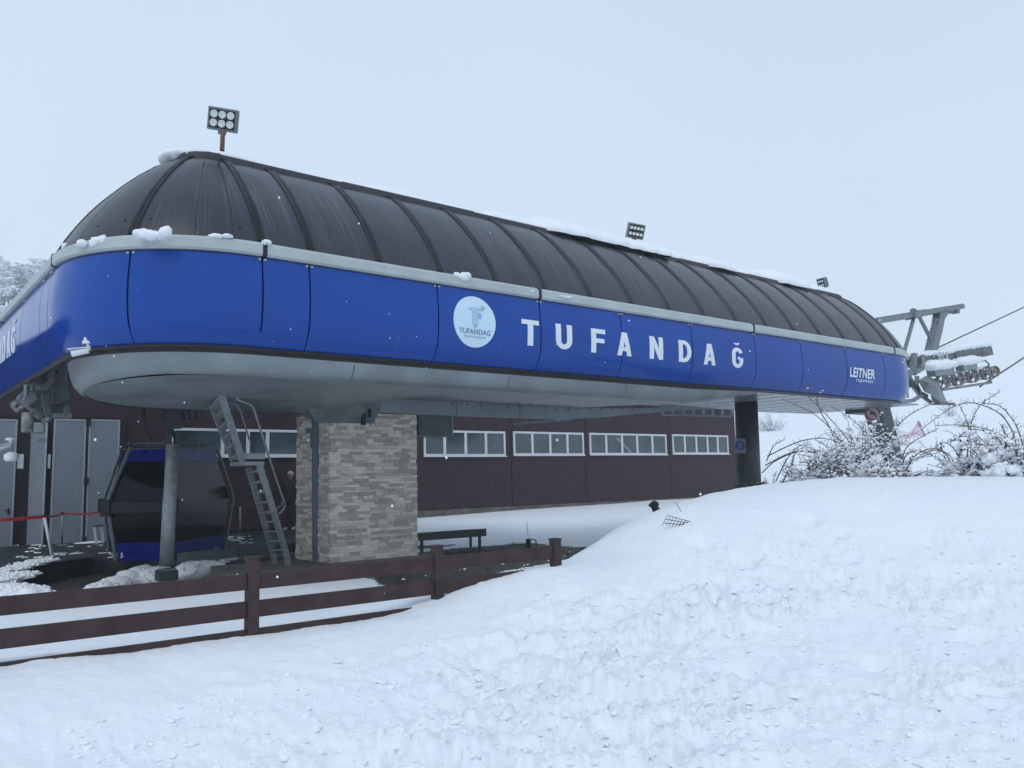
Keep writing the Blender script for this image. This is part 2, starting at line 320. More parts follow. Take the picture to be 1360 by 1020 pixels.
def build_ground():
    c=math.degrees(YAW); fine=np.linspace(c-37,c+37,620); coarse=np.linspace(c+37,c+323,110)[1:-1]
    az=np.radians(np.r_[fine,coarse]); n=len(az)
    rs=[.5]
    while rs[-1]<16: rs.append(rs[-1]*1.0085)
    while rs[-1]<430: rs.append(rs[-1]*1.025)
    rs=np.array(rs); R,A=np.meshgrid(rs,az,indexing='ij'); X=R*np.cos(A); Y=R*np.sin(A); Z=height(X,Y)
    m=len(rs); V=np.stack([X,Y,Z],-1).reshape(-1,3); V=np.r_[V,[[0,0,h1(0,0)]]]
    i,j=np.meshgrid(np.arange(m-1),np.arange(n),indexing='ij'); j2=(j+1)%n
    Fq=np.stack([i*n+j,(i+1)*n+j,(i+1)*n+j2,i*n+j2],-1).reshape(-1,4)
    me=bpy.data.meshes.new('snow_ground'); me.vertices.add(len(V)); me.vertices.foreach_set('co',V.ravel())
    nq=len(Fq); tri=np.stack([np.full(n,m*n),np.arange(n),(np.arange(n)+1)%n],-1)
    me.loops.add(nq*4+n*3); me.loops.foreach_set('vertex_index',np.r_[Fq.ravel(),tri.ravel()].astype(np.int32))
    me.polygons.add(nq+n); me.polygons.foreach_set('loop_start',np.r_[np.arange(nq)*4,nq*4+np.arange(n)*3].astype(np.int32))
    me.polygons.foreach_set('use_smooth',[True]*(nq+n)); me.update(calc_edges=True); me.validate()
    x,y=V[:,0],V[:,1]; nz=fbm(x*.9,y*.9,3,4)*.5
    b1=ss(5.6,6.6,x+nz)*(1-ss(11.2,12.2,x+nz))*ss(9.9,10.6,y+.5*nz)*(1-ss(13.6,14.4,y+.6*nz))
    b2=ss(1.7,2.3,x)*(1-ss(12.0,13.5,x+nz))*ss(13.7,14.3,y+nz*.6)*(1-ss(22.5,25,y))*(1-ss(0,1,x-7.5)*(1-ss(15.5,17,y)))*(1-ss(8,9.5,x))
    b3=ss(2.0,3.0,x+nz*.3)*(1-ss(5.5,6.5,x))*ss(12.8,13.4,y+nz*.5)*(1-ss(14.3,14.8,y))*.62
    bare=np.clip(np.maximum(np.maximum(b1,b2),b3),0,1)
    at=me.attributes.new('bare','FLOAT','POINT'); at.data.foreach_set('value',bare.astype(np.float32))
    me.materials.append(M['ground']); o=bpy.data.objects.new('snow_ground',me); COL.objects.link(o); return struct(o)
build_ground()
# ------------------------------------------------------------------ station
CX0,CX1,CY,R=3.9,20.2,11.7,1.9; YF=9.8
Lw=8.3; La=PI/2*R; Lf=CX1-CX0; Lr=PI*R; Lb=9.2
def path(s):
    if s<=Lw: return Vector((2,20-s)),Vector((-1,0))
    s-=Lw
    if s<=La: a=PI+s/R; n=Vector((math.cos(a),math.sin(a))); return Vector((CX0,CY))+n*R,n
    s-=La
    if s<=Lf: return Vector((CX0+s,YF)),Vector((0,-1))
    s-=Lf
    if s<=Lr: a=-PI/2+s/R; n=Vector((math.cos(a),math.sin(a))); return Vector((CX1,CY))+n*R,n
    s-=Lr
    return Vector((CX1-s,CY+R)),Vector((0,1))
SF=Lw+La-CX0     # s = SF + x on the front
def sweep(s0,s1,prof,step=.12,thick=0):
    n=max(1,int(abs(s1-s0)/step)); P=[]
    for i in range(n+1):
        p,nn=path(s0+(s1-s0)*i/n); P.append([(p.x+nn.x*o,p.y+nn.y*o,z) for o,z in prof])
    return P
def closed_sweep(mb,s0,s1,prof,step=.12):
    P=sweep(s0,s1,prof,step); mb.grid(P,close=True); n=len(prof); base=len(mb.v)-len(P)*n
    mb.f.append(tuple(base+k for k in range(n))); mb.t.append(.5); e=len(mb.v)-n; mb.f.append(tuple(e+k for k in range(n))[::-1]); mb.t.append(.5)
PB=[(0,2.80),(.02,2.68),(.042,2.5),(.05,2.35),(.047,2.2),(.035,2.05),(.012,1.93),(-.02,1.86)]
PL=[(-.02,1.86),(-.05,1.80),(-.10,1.73),(-.16,1.685)]
def boff(z):
    return float(np.interp(z,[p[1] for p in PB[::-1]],[p[0] for p in PB[::-1]]))
ST=thing('ropeway_station','long blue cable car station hall with a smoked grey domed roof','ropeway station',(3.9,11.7,-1.4))
seams=[0,2.1,Lw-2.27,Lw-.76,Lw-.2,Lw+La*.5]+[SF+x for x in (3.95,4.58,6.56,8.5,10.35,12.23,14.22,15.9,17.7,19.45)]+[Lw+La+Lf+.9,Lw+La+Lf+Lr*.55,Lw+La+Lf+Lr,Lw+La+Lf+Lr+3,Lw+La+Lf+Lr+6.2,Lw+La+Lf+Lr+Lb]
for a,b in zip(seams[:-1],seams[1:]):
    g=.012; mb=MB(); out=PB; inn=[(o-.03,z) for o,z in PB[::-1]]
    closed_sweep(mb,a+g,b-g,out+inn); o=mb.build('fascia_panel','blue',ST); 
    for p in o.data.polygons: p.use_smooth=True
    o.modifiers.new('es','EDGE_SPLIT').split_angle=math.radians(35)
for a,b in [(seams[0],seams[5]),(seams[5],seams[7])]+list(zip(seams[7:-1],seams[8:])):
    mb=MB(); closed_sweep(mb,a+.007,b-.007,PL+[(o-.03,z+.01) for o,z in PL[::-1]]); o=mb.build('fascia_lip','blue',ST,smooth=True); o.modifiers.new('es','EDGE_SPLIT').split_angle=math.radians(35)
mb=MB(); closed_sweep(mb,0,seams[-1],[(-.05,2.82),(-.05,1.88),(-.19,1.72),(-.24,1.76),(-.1,2.82)]); mb.build('fascia_backing','black',ST)
mb=MB(); closed_sweep(mb,0,seams[-1],[(-.155,1.690),(-.13,1.672),(-.20,1.655),(-.26,1.70)]); mb.build('drip_edge',mat('drip_edge_bronze',(.05,.045,.05),.45),ST)
# gutter rail in sections with black joints
rj=[0,3.8,Lw-.02,SF+3.97,SF+8.5,SF+14.2,SF+20.0,seams[-1]]
for a,b in zip(rj[:-1],rj[1:]):
    mb=MB(); closed_sweep(mb,a+.02,b-.02,[(.03,2.975),(.055,2.95),(.055,2.84),(.03,2.815),(-.06,2.815),(-.06,2.995),(.0,2.995)]); o=mb.build('gutter_rail','rail',ST)
for a in rj[1:-1]:
    mb=MB(); closed_sweep(mb,a-.03,a+.03,[(.057,2.97),(.057,2.835),(.03,2.81),(-.05,2.81),(-.05,2.997),(.0,2.997)],.05); mb.build('rail_joint','black',ST)
mb=MB()
for a in seams[1:-1]:
    for d in (-.035,.035):
        p,n=path(a+d); mb.obox((p.x+n.x*.012,p.y+n.y*.012,2.775),(.012,0,0),(0,.012,0),(0,0,.012))
mb.build('rivets','rail',ST)
# roof
RD=[(0,0),(.07,.14),(.16,.29),(.25,.43),(.35,.57),(.47,.72),(.6,.86),(.76,1.03),(.94,1.20),(1.15,1.37),(1.38,1.51),(1.62,1.61),(1.9,1.66)]
def fz(D): return float(np.interp(D,[q[0] for q in RD],[q[1] for q in RD]))
def roofpt(s,D,lift=0):
    p,n=path(s); D=min(D,1.86)
    return (p.x-n.x*D,p.y-n.y*D,2.99+fz(D)+lift)
ribs=[Lw,Lw+La*.5]+[SF+3.94]+[SF+4.6+i*1.012 for i in range(16)]+[Lw+La+Lf+Lr*k for k in (0.02,.25,.5,.75,1.0)]
sback=Lw+La+Lf+Lr
ribs+=[sback+1.012*i for i in range(1,17)]
def roofpt2(s,D,lift=0):
    # continues past the back run round the hidden side of the left dome
    if s<=sback+Lf: return roofpt(s,D,lift) if s<=sback+Lb else (CX1-(s-sback),CY+R-min(D,1.86),2.99+fz(D)+lift)
    a=PI/2+(s-sback-Lf)/R; D=min(D,1.86); return (CX0+math.cos(a)*(R-D),CY+math.sin(a)*(R-D),2.99+fz(D)+lift)
ribs+=[sback+Lf+R*PI/4,sback+Lf+R*PI/2]
Ds=[0,.04,.09,.16,.25,.35,.47,.6,.76,.94,1.15,1.38,1.62,1.86]
for a,b in zip(ribs[:-1],ribs[1:]):
    n=max(3,int((b-a)/.13)); P=[];uv=[]
    for i in range(n+1):
        s=a+(b-a)*i/n; bulge=.012*math.sin(PI*i/n)
        P.append([roofpt2(s,D,bulge) for D in Ds]); uv+=[(s,D) for D in Ds]
    mb=MB(); mb.grid(P); mb.build('roof_panel','roof',ST,smooth=True,uv=uv)
for a in ribs:
    mb=MB(); P=[]
    for D in Ds:
        w=.066*(1 if Lw+La<a<Lw+La+Lf or a>sback else max(.25,1-D/2.4))
        sc=1 if (Lw+La<=a<=Lw+La+Lf or sback<=a<=sback+Lf) else R/max(R-D,.12)
        P.append([roofpt2(a-w*sc,D,0.004),roofpt2(a-w*.8*sc,D,.030),roofpt2(a-w*.18*sc,D,.030),roofpt2(a-w*.1*sc,D,.018),roofpt2(a+w*.1*sc,D,.018),roofpt2(a+w*.18*sc,D,.030),roofpt2(a+w*.8*sc,D,.030),roofpt2(a+w*sc,D,.004)])
    mb.grid(P); mb.build('roof_rib','rib',ST)
mb=MB()
for a in (Lw+La*.75,Lw+La*.90,Lw+La*.22):     # faint seams on the dome quarters
    P=[[roofpt2(a-.006*R/max(R-D,.2),D,.013),roofpt2(a+.006*R/max(R-D,.2),D,.013)] for D in Ds[:11]]; mb.grid(P)
mb.build('dome_seam','black',ST)
mb=MB()
for s,D in [(Lw+La*.75,1.0),(Lw+La*.75,.07),(Lw+La*.2,.95),(Lw+La*.3,.1),(Lw+La*.44,.12),(Lw+La*.93,.08),(Lw+La*.56,.12)]:
    p=roofpt2(s,D,.012); mb.lump(p,.014,.014,.014,1,0)
mb.build('dome_bolt','black',ST)
mb=MB(); p=Vector(roofpt2(Lw+La*.88,1.33,.015))
for k in range(4):
    q=Vector(roofpt2(Lw+La*(.78+k*.075),1.33,.012)); mb.obox(q,(.03,-.012,0),(.008,.02,.012),(0,0,.006))
mb.build('vent_slot','black',ST)
# ridge cap: a stadium ring edge with flat top, in lengths
mb=MB()
def ringpt(k,off,z):
    L=2*Lf; rr=.44+off; per=[('f',Lf),('r',PI*.44),('b',Lf),('l',PI*.44)]; s=k
    if s<Lf: return (CX0+s,CY-rr,z)
    s-=Lf
    if s<PI*.44: a=-PI/2+s/.44; return (CX1+math.cos(a)*rr,CY+math.sin(a)*rr,z)
    s-=PI*.44
    if s<Lf: return (CX1-s,CY+rr,z)
    s-=Lf; a=PI/2+s/.44; return (CX0+math.cos(a)*rr,CY+math.sin(a)*rr,z)
tot=2*Lf+2*PI*.44
cuts=[0,1.9,4.4,6.6,8.4,9.9,11.1,12.4,13.9,15.3,Lf]+[Lf+PI*.44,Lf+PI*.44+8,2*Lf+PI*.44,tot]
for i,(a,b) in enumerate(zip(cuts[:-1],cuts[1:])):
    mb=MB(); n=max(2,int((b-a)/.15)); lift=.012*(i%2); P=[]
    for j in range(n+1):
        s=a+(b-a)*j/n+(.0 if j<n else -.004)
        P.append([ringpt(s,.05,4.50+lift),ringpt(s,.06,4.585+lift),ringpt(s,.04,4.60+lift),ringpt(s,-.43,4.72+lift),ringpt(s,-.43,4.52),ringpt(s,-.05,4.48)])
    mb.grid(P,close=True); mb.build('ridge_cap','cap',ST)
# belly
SK=[(-.20,1.60),(-.205,1.58),(-.23,1.50),(-.27,1.42),(-.33,1.375),(-.40,1.355)]
def zb(y,x=5):
    t=max(0,min(1,(y-10.2)/3.2)); f=max(0,min(1,(7.9-x)/1.8)); f=f*f*(3-2*f); return 1.355+t*(-.20*f+.15*(1-f))
n=60; P=[]
def hullpath(t):  # from back-left round the left end to the front and along to x=14.6
    La2=PI*R; tot=2.6+La2+10.7; s=t*tot
    if s<2.6: return Vector((6.5-s,CY+R)),Vector((0,1))
    s-=2.6
    if s<La2: a=PI/2+s/R; nn=Vector((math.cos(a),math.sin(a))); return Vector((CX0,CY))+nn*R,nn
    s-=La2; return Vector((CX0+s,YF)),Vector((0,-1))
P=[]
for i in range(121):
    p,nn=hullpath(i/120); row=[]
    tz=zb(p.y,p.x)
    up=1.0-max(0,min(1,(p.x-12.5)/2.2))
    for o,z in SK:
        zz=1.60+(z-1.60)*(1.60-tz)/(1.60-1.355); zz=1.66-(1.66-zz)*(.15+.85*up); row.append((p.x+nn.x*o,p.y+nn.y*o,zz))
    P.append(row)
mb=MB(); mb.grid(P); mb.build('belly_skirt','belly',ST,smooth=True)
mb=MB(); mb.grid([[(r[0][0],r[0][1],r[0][2]),(r[0][0],r[0][1],1.76)] for r in P]); mb.build('painted_gap_shadow','black',ST)  # black strip painted as the shadow between fascia lip and belly
# belly bottom sheets
def inner(i): return P[i][-1]
mb=MB(); front=[k for k in range(121) if P[k][-1][1]<CY]; 
rows=[]
for k in front:
    x,y,z=P[k][-1]; row=[]
    if x<CX0: yb=CY+math.sqrt(max(0,(R-.40)**2-(x-CX0)**2))
    else: yb=CY+R-.40
    for j in range(9):
        yy=y+(yb-y)*j/8; row.append((x,yy,zb(yy,x) if x<8.5 else (z if x<12.5 else z)))
    rows.append(row)
for r in rows:
    dz=r[0][2]-zb(r[0][1],r[0][0]); 
    for j in range(9): r[j]=(r[j][0],r[j][1],zb(r[j][1],r[j][0])+dz*(1 if r[j][0]>8.5 else 1))
rows=sorted(rows,key=lambda r:r[0][0])
mb.grid(rows); mb.build('belly_soffit','belly',ST)
for x in (5.35,8.05,10.7,13.1):
    Pp=[(x,9.8-o-.004,z) for o,z in SK[1:]]; mb=MB(); mb.grid([[(a-.004,b,c) for a,b,c in Pp],[(a+.004,b,c) for a,b,c in Pp]]); mb.build('soffit_joint','black',ST)
for x in (9.4,11.6): MB().box(x-.004,x+.004,10.35,13.0,1.350,1.3545).build('soffit_joint','grey',ST)
mb=MB(); mb.box(14.3,21.9,10.15,13.35,1.66,1.69); mb.build('end_soffit',mat('end_soffit_ribbed',(.24,.27,.29),.3,metal=.35,var=.3,vscale=3),ST)
mb=MB()
for i in range(9): mb.box(14.6+i*.8,14.62+i*.8,10.2,13.3,1.654,1.6585)
mb.build('soffit_rib','grey',ST)
# rear fascia beam under the soffit
mb=MB(); pts=[(7.0,1.245,1.50),(8.4,1.225,1.50),(9.25,1.225,1.50),(12.0,1.235,1.50),(13.4,1.32,1.52),(14.8,1.45,1.57),(16.5,1.60,1.68),(18.3,1.70,1.75)]
P1=[[(x,13.24,a),(x,13.24,b),(x,13.30,b),(x,13.30,a)] for x,a,b in pts]; mb.grid(P1,close=True); mb.f.append((0,1,2,3)); mb.t.append(.5)
mb.build('soffit_beam','beam',ST)
mb=MB(); mb.box(7.0,7.6,13.24-.01,13.235,1.23,1.49); 
mb.build('beam_end_plate','grey',ST)
for x in (9.3,10.9): MB().box(x-.006,x+.006,13.226,13.236,1.24,1.49).build('beam_joint','grey',ST)
mb=MB()
for i in range(16):
    x=9.2+i*.34; z=1.47 if x<12 else 1.47+(x-12)*.03; mb.box(x-.008,x+.008,13.21,13.24,z-.03,z+.005)
for px_ in range(7): q=aty(664+px_*14,566-px_*1.3,13.6); mb.lump(q,.02,.02,.02,1,0)
mb.build('beam_stud','galv',ST)
# saddle box over the pillar
a=[aty(396,518,12.0),aty(462,517,12.0),aty(500,547,12.75),aty(500,563,12.9),aty(421,562,12.9)]
mb=MB()
tl=aty(396,519,12.0); tr2=aty(463,520,12.5); bl=aty(420,561,13.0); br_=aty(497,562,12.95); bm_=aty(466,545,12.9)
top=[tuple(tl),tuple(tr2),(tr2.x+1.0,13.2,1.30),(tl.x+.5,13.5,1.22)]; bot=[tuple(bl),tuple(br_),(br_.x+.1,13.19,br_.z+.01),(bl.x+.15,13.19,bl.z+.01)]
mb.add(top+bot,[(0,1,2,3)[::-1],(4,5,6,7),(0,4,5,1)[::-1],(1,5,6,2)[::-1],(2,6,7,3)[::-1],(3,7,4,0)[::-1]]); mb.build('saddle_box','grey',ST)
mb=MB()
for q in ((444,564),(452,564),(487,565),(495,565),(499,557)):
    p=aty(*q,12.8); mb.tube([p,p+Vector((0,-.03,0))],.022,8)
mb.build('saddle_bolt','white',ST)
mb=MB(); a0=aty(484,552,12.8); mb.box(a0.x-.02,a0.x+.03,12.8,12.9,a0.z-.16,a0.z+.05); mb.box(a0.x+.1,a0.x+.14,12.8,12.9,a0.z-.02,a0.z+.12); mb.build('saddle_clamp','black',ST)
# hanging duct box right of the pillar
p0=aty(556,554,13.6); p1=aty(600,579,13.6); mb=MB(); mb.box(p0.x,p1.x,13.6,14.3,p1.z,1.3); mb.build('cable_duct',mat('duct_grey',(.10,.12,.125),.5,var=.2),ST)
mb=MB(); mb.box(p1.x,p1.x+.03,13.585,14.3,p1.z-.01,1.3); mb.build('duct_edge','beam',ST)
# cable tray and lattice behind the beam
mb=MB()
A=aty(681,563,14.2); B=aty(760,557,14.2); mb.beam(A,B,.05,.05); mb.build('cable_conduit','grey',ST); mb=MB()
A=aty(880,551,14.2); B=aty(972,553,14.2); C2=aty(972,540,14.2); D2=aty(880,540,14.2)
mb.beam(A,B,.04,.04); mb.beam(D2,C2,.04,.04)
for t in np.linspace(0,1,8): mb.beam(A.lerp(B,t),D2.lerp(C2,t),.06,.04)
mb.build('cable_tray','grey',ST)
# unseen flat deck added to darken the left wing below, and its far side
mb=MB(); mb.box(2.06,10.9,13.5,20.0,2.72,2.80); mb.build('added_shade_deck','cap',ST)
mb=MB(); mb.box(10.9,10.95,13.66,20.0,2.45,2.82); mb.box(2.06,10.89,20.0,20.05,2.45,2.82); mb.build('wing_fascia','cap',ST)
mb=MB()
for y in (15.4,17.6,19.6): mb.box(2.3,10.7,y-.08,y+.08,2.5,2.72)
mb.box(2.3,2.42,13.7,19.9,2.3,2.72); mb.build('wing_joist','grey',ST)
# ------------------------------------------------------------------ lettering
def glyph(ch):
    t=.25; W=.80; H=1.0; out=[]
    def rect(x0,y0,x1,y1,n=5): out.append([[(x0+(x1-x0)*i/1,y0+(y1-y0)*j/n) for i in (0,1)] for j in range(n+1)])
    def bar(xa,ya,xb,yb,w,n=5): out.append([[(xa+(xb-xa)*j/n+dx,ya+(yb-ya)*j/n) for dx in (-w/2,w/2)] for j in range(n+1)])
    def arc(cx,cy,rx,ry,a0,a1,w,n=12,wy=None):
        wy=wy or w
        out.append([[(cx+(rx-(w if k else 0))*math.cos(a),cy+(ry-(wy if k else 0))*math.sin(a)) for k in (0,1)] for a in np.linspace(math.radians(a0),math.radians(a1),n+1)])
    if ch=='T': rect(0,.82,W,1,1); rect(W/2-t/2,0,W/2+t/2,.82)
    if ch=='U': rect(0,.35,t,1); rect(W-t,.35,W,1); arc(W/2,.35,W/2,.35,180,360,t,12,.19)
    if ch=='F': rect(0,0,t,1); rect(t,.81,W*.93,1,1); rect(t,.42,W*.86,.60,1)
    if ch=='A': bar(t/2,0,W/2-.02,1,t*.95); bar(W-t/2,0,W/2+.02,1,t*.95); rect(.2,.2,W-.2,.36,1)
    if ch=='N': rect(0,0,t,1); rect(W-t,0,W,1); bar(t/2+.02,.98,W-t/2-.02,.02,t)
    if ch=='D': rect(0,0,t,1); arc(W*.40,.5,W*.60,.5,-90,90,t,14,.18); rect(t,.82,W*.42,1,1); rect(t,0,W*.42,.18,1)
    if ch in 'GĞ':
        arc(W/2,.65,W/2,.35,20,180,t,10,.18); arc(W/2,.35,W/2,.35,180,360,t,12,.18); rect(0,.35,t,.65); rect(W-t,.35,W,.5,1); rect(W*.52,.42,W-t,.55,1)
    if ch=='Ğ': arc(W/2,1.25,.2,.13,190,350,.09,8,.09)
    return out
def write(parent,text,xs,z0,H,mp,w):
    for ch,x in zip(text,xs):
        mb=MB()
        for k,strip in enumerate(glyph(ch)):
            e=.0006*k; F1=[[mp(x+p[0]*w,z0+p[1]*H,.010+e) for p in r] for r in strip]; B1=[[mp(x+p[0]*w,z0+p[1]*H,.001) for p in r] for r in strip]
            ring=[[f[0],f[1],b[1],b[0]] for f,b in zip(F1,B1)]; mb.grid(ring,close=True)
            L=len(mb.v); mb.f.append((L-4,L-3,L-2,L-1)); mb.t.append(.5); b0=L-len(ring)*4; mb.f.append((b0,b0+1,b0+2,b0+3)); mb.t.append(.5)
        mb.build('letter','letter',parent)
front=lambda u,z,e: (u,YF-boff(z)-e,z)
side=lambda u,z,e: (2-boff(z)-e,18.05-u,z)
write(ST,'TUFANDAĞ',[8.10,8.81,9.60,10.22,11.04,11.83,12.55,13.42],2.045,.405,front,.44)
write(ST,'TUFANDAĞ',[.0+.47*k for k in range(8)],2.07,.42,side,.44)
def fontmesh(txt,size,mp,x,z,parent,m,offset=0,slant=0,name='lettering',align='CENTER',sx=1,e=.012):
    c=bpy.data.curves.new('t','FONT'); c.body=txt; c.size=size; c.align_x=align; c.offset=offset; c.resolution_u=3
    o=bpy.data.objects.new('t',c); COL.objects.link(o); bpy.context.view_layer.update()
    me=bpy.data.meshes.new_from_object(o.evaluated_get(bpy.context.evaluated_depsgraph_get()))
    mb=MB(); mb.v=[mp(x+(v.co.x+v.co.y*slant)*sx,z+v.co.y,e) for v in me.vertices]; mb.f=[tuple(p.vertices) for p in me.polygons]; mb.t=[.5]*len(mb.f)
    bpy.data.objects.remove(o); bpy.data.curves.remove(c); bpy.data.meshes.remove(me)
    return mb.build(name,m,parent)
fontmesh('LEITNER',.31,front,18.34,2.13,ST,'letter',.007,.16,'maker_lettering',sx=.98,e=.014)
fontmesh('ropeways',.13,front,18.45,2.03,ST,'letter',0,.16,'maker_subtitle',sx=1.55,e=.015)
# round logo
mb=MB(); c0=(7.2,2.315); r0=.385; ring=[]
for rr in (r0,r0*.66,r0*.33,.001): ring.append([front(c0[0]+rr*math.cos(a),c0[1]+rr*math.sin(a)*1.0,.010) for a in np.linspace(0,2*PI,49)[:-1]])
ring.insert(0,[front(c0[0]+r0*math.cos(a),c0[1]+r0*math.sin(a),.0) for a in np.linspace(0,2*PI,49)[:-1]])
mb.grid(ring,close=True); LG=mb.build('round_logo','disc',ST)
fontmesh('TUFANDAG',.108,front,7.2,2.125,LG,'ltext',.0015,0,'logo_lettering',e=.015)
fontmesh('MOUNTAIN RESORT',.040,front,7.2,2.07,LG,'ltext',.0,0,'logo_lettering',e=.016,sx=1.08)
mb=MB(); k=0
def stroke(u0,v0,u1,v1,w=.010):
    global k; k+=1; e=.0135+.0004*k; a=Vector((u0,v0)); b=Vector((u1,v1)); d=(b-a).normalized(); n_=Vector((-d.y,d.x))*w/2
    mb.add([front(7.2+q.x,2.315+q.y,e) for q in (a-n_,b-n_,b+n_,a+n_)],[(0,1,2,3)])
for u0,v0,u1,v1 in [(-.10,.20,.10,.20),(-.10,.17,-.04,.17),(-.045,.17,-.045,-.04),(-.015,.17,-.015,-.07),(.015,.17,.015,-.07),(.045,.14,.045,-.04),(.015,.17,.09,.17),(.045,.14,.09,.11),
  (-.045,-.04,.0,-.09),(.045,-.04,.0,-.09),(.0,-.06,.0,-.11),(.10,.20,.18,.24),(.12,.21,.13,.25),(.15,.225,.155,.265),(.12,.21,.17,.20),(.15,.225,.2,.215),(.09,.17,.16,.19),(.05,.13,.11,.09),(.07,.12,.12,.12),(.06,.10,.10,.05),(.08,.1,.12,.07),(.05,.07,.09,.04)]: stroke(u0,v0,u1,v1)
mb.build('logo_emblem','lpale',LG)
# ------------------------------------------------------------------ supports
SP=thing('stone_pillar','broad beige ledger stone pillar holding up the grey belly of the station','pillar',(7.4,13.9,-1.4))
mb=MB(); mb.box(6.62,8.32,13.26,14.50,-1.5,1.22); mb.build('pillar_core','plinth',SP)
mb=MB(); z=-1.43; ri=0
while z<1.2:
    hgt=random.choice((.046,.055,.062)); 
    u=6.58-random.random()*.25
    while u<8.36:
        w=random.uniform(.10,.33); a,b=max(u,6.58),min(u+w,8.36); d=random.uniform(.0,.026); t=random.choice((0,.05,.2,.3,.35,.5,.55,.6,.75,.8,.9,1))
        if b-a>.03: mb.box(a+.001,b-.002,13.22-d,13.262,z+.001,min(z+hgt,1.215)-.002,t)
        u+=w
    u=13.262
    while u<14.5:
        w=random.uniform(.10,.33); b=min(u+w,14.54); d=random.uniform(.0,.026); t=random.choice((0,.05,.2,.3,.35,.5,.55,.6,.75,.8,.9,1))
        if b-u>.03: mb.box(6.58-d,6.622,u+.001,b-.002,z+.001,min(z+hgt,1.215)-.002,t)
        if b-u>.03: mb.box(8.318,8.36+d,u+.001,b-.002,z+.001,min(z+hgt,1.215)-.002,t)
        u+=w
    z+=hgt
mb.build('stone_cladding','stone',SP,tint=True)
mb=MB(); pp=aty(417,640,13.7); mb.tube([(pp.x+.06,13.7,-1.42),(pp.x+.03,13.7,1.16)],.075,16); mb.build('drain_pipe',mat('pipe_blue_grey',(.10,.14,.17),.45),SP)
mb=MB(); mb.box(pp.x-.12,pp.x+.2,13.62,13.78,.86,.96); mb.tube([(pp.x-.1,13.6,.9),(pp.x-.13,13.55,.7),(pp.x-.1,13.6,.6)],.02,6); mb.build('pipe_bracket','galv',SP)
tag(MB().tube([(16.62,11.8,-1.3),(16.70,11.8,1.66)],[.285,.265],32).build('round_column','column',smooth=True),'thick dark grey round column under the station carrying a round blue sign','column')
LC=thing('leaning_support','tapered grey steel leg leaning under the right end of the station behind the bushes','support leg',(24,11.8,-.8))
a=aty(1163,533,11.8); b=aty(1177,585,11.8); c=a+(b-a)*2.9
mb=MB(); d=(c-a); mb.tube([a+Vector((-.1,0,.1)),c],[.38,.30],8); mb.build('leg','leg',LC)
mb=MB(); mb.box(a.x-1.15,a.x+.1,11.5,12.1,a.z-.38,a.z+.05); mb.build('head_plate','leg',LC)
# signs
def disc(mb,c,r,n,u,v,th=.01,seg=28):
    n=Vector(n).normalized(); c=Vector(c); u=Vector(u);v=Vector(v)
    P=[[c+u*(rr*math.cos(a))+v*(rr*math.sin(a))+n*dd for a in np.linspace(0,2*PI,seg+1)[:-1]] for rr,dd in ((r,0),(r,th),(r*.01,th))]; mb.grid(P,close=True)
def rim(mb,c,r0,r1,n,u,v,th=.01,seg=28):
    n=Vector(n).normalized(); c=Vector(c); u=Vector(u);v=Vector(v)
    mb.grid([[c+u*(rr*math.cos(a))+v*(rr*math.sin(a))+n*dd for a in np.linspace(0,2*PI,seg+1)[:-1]] for rr,dd in ((r1,0),(r1,th),(r0,th),(r0,0))],close=True)
vdir=Vector((-.82,-.57,0)); udir=Vector((.57,-.82,0)); zd=Vector((0,0,1))
def signthing(name,label,c,w,h,back,parts):
    t=thing(name,label,'sign',c); mb=MB(); mb.obox(c,udir*w/2,vdir*.008,zd*h/2); mb.build('sign_plate',back,t); parts(t,Vector(c)+vdir*.009); return t
def p_blue(t,c):
    mb=MB(); disc(mb,c,.112,vdir,udir,zd,.004); mb.build('sign_disc','signblue',t)
    mb=MB(); c=c+vdir*.006
    for a,b,w in (((-.02,.07),(.01,.03),.02),((-.04,.04),(.0,.0),.016),((.0,.02),(.05,.03),.014),((.0,.0),(-.03,-.04),.018),((-.03,-.04),(.02,-.06),.014),((.01,-.02),(.05,-.02),.014),((-.06,-.07),(.05,-.09),.012)):
        A=c+udir*a[0]+zd*a[1]; B=c+udir*b[0]+zd*b[1]; mb.beam(A,B,w,.003,vdir)
    mb.build('pictogram',mat('pictogram_blue',(.16,.22,.38),.6),t)
pc=Vector((16.66,11.8,0))+vdir*.30; q=aty(983,592,pc.y); signthing('blue_round_sign','square sign with a dark blue disc and a pale pictogram fixed to the dark column',(q.x,pc.y,q.z),.25,.33,'signgrey',p_blue)
def p_ban(t,c):
    mb=MB(); rim(mb,c,.155,.19,vdir,udir,zd,.004); A=c+vdir*.004-udir*.12+zd*.12; B=c+vdir*.004+udir*.12-zd*.12; mb.beam(A,B,.035,.004,vdir); mb.build('ban_ring','signred',t)
    mb=MB(); c2=c+vdir*.003
    for a,b,w in (((-.07,-.02),(.06,.02),.04),((-.02,0),(.0,.07),.03),((.03,.0),(.07,-.05),.025)): mb.beam(c2+udir*a[0]+zd*a[1],c2+udir*b[0]+zd*b[1],w,.002,vdir)
    mb.build('pictogram','black',t)
q=aty(1159,549,11.3); signthing('prohibition_sign','faded pink square prohibition sign with a dark red ring on the leaning leg',(q.x,q.y,q.z),.34,.40,'signpink',p_ban)
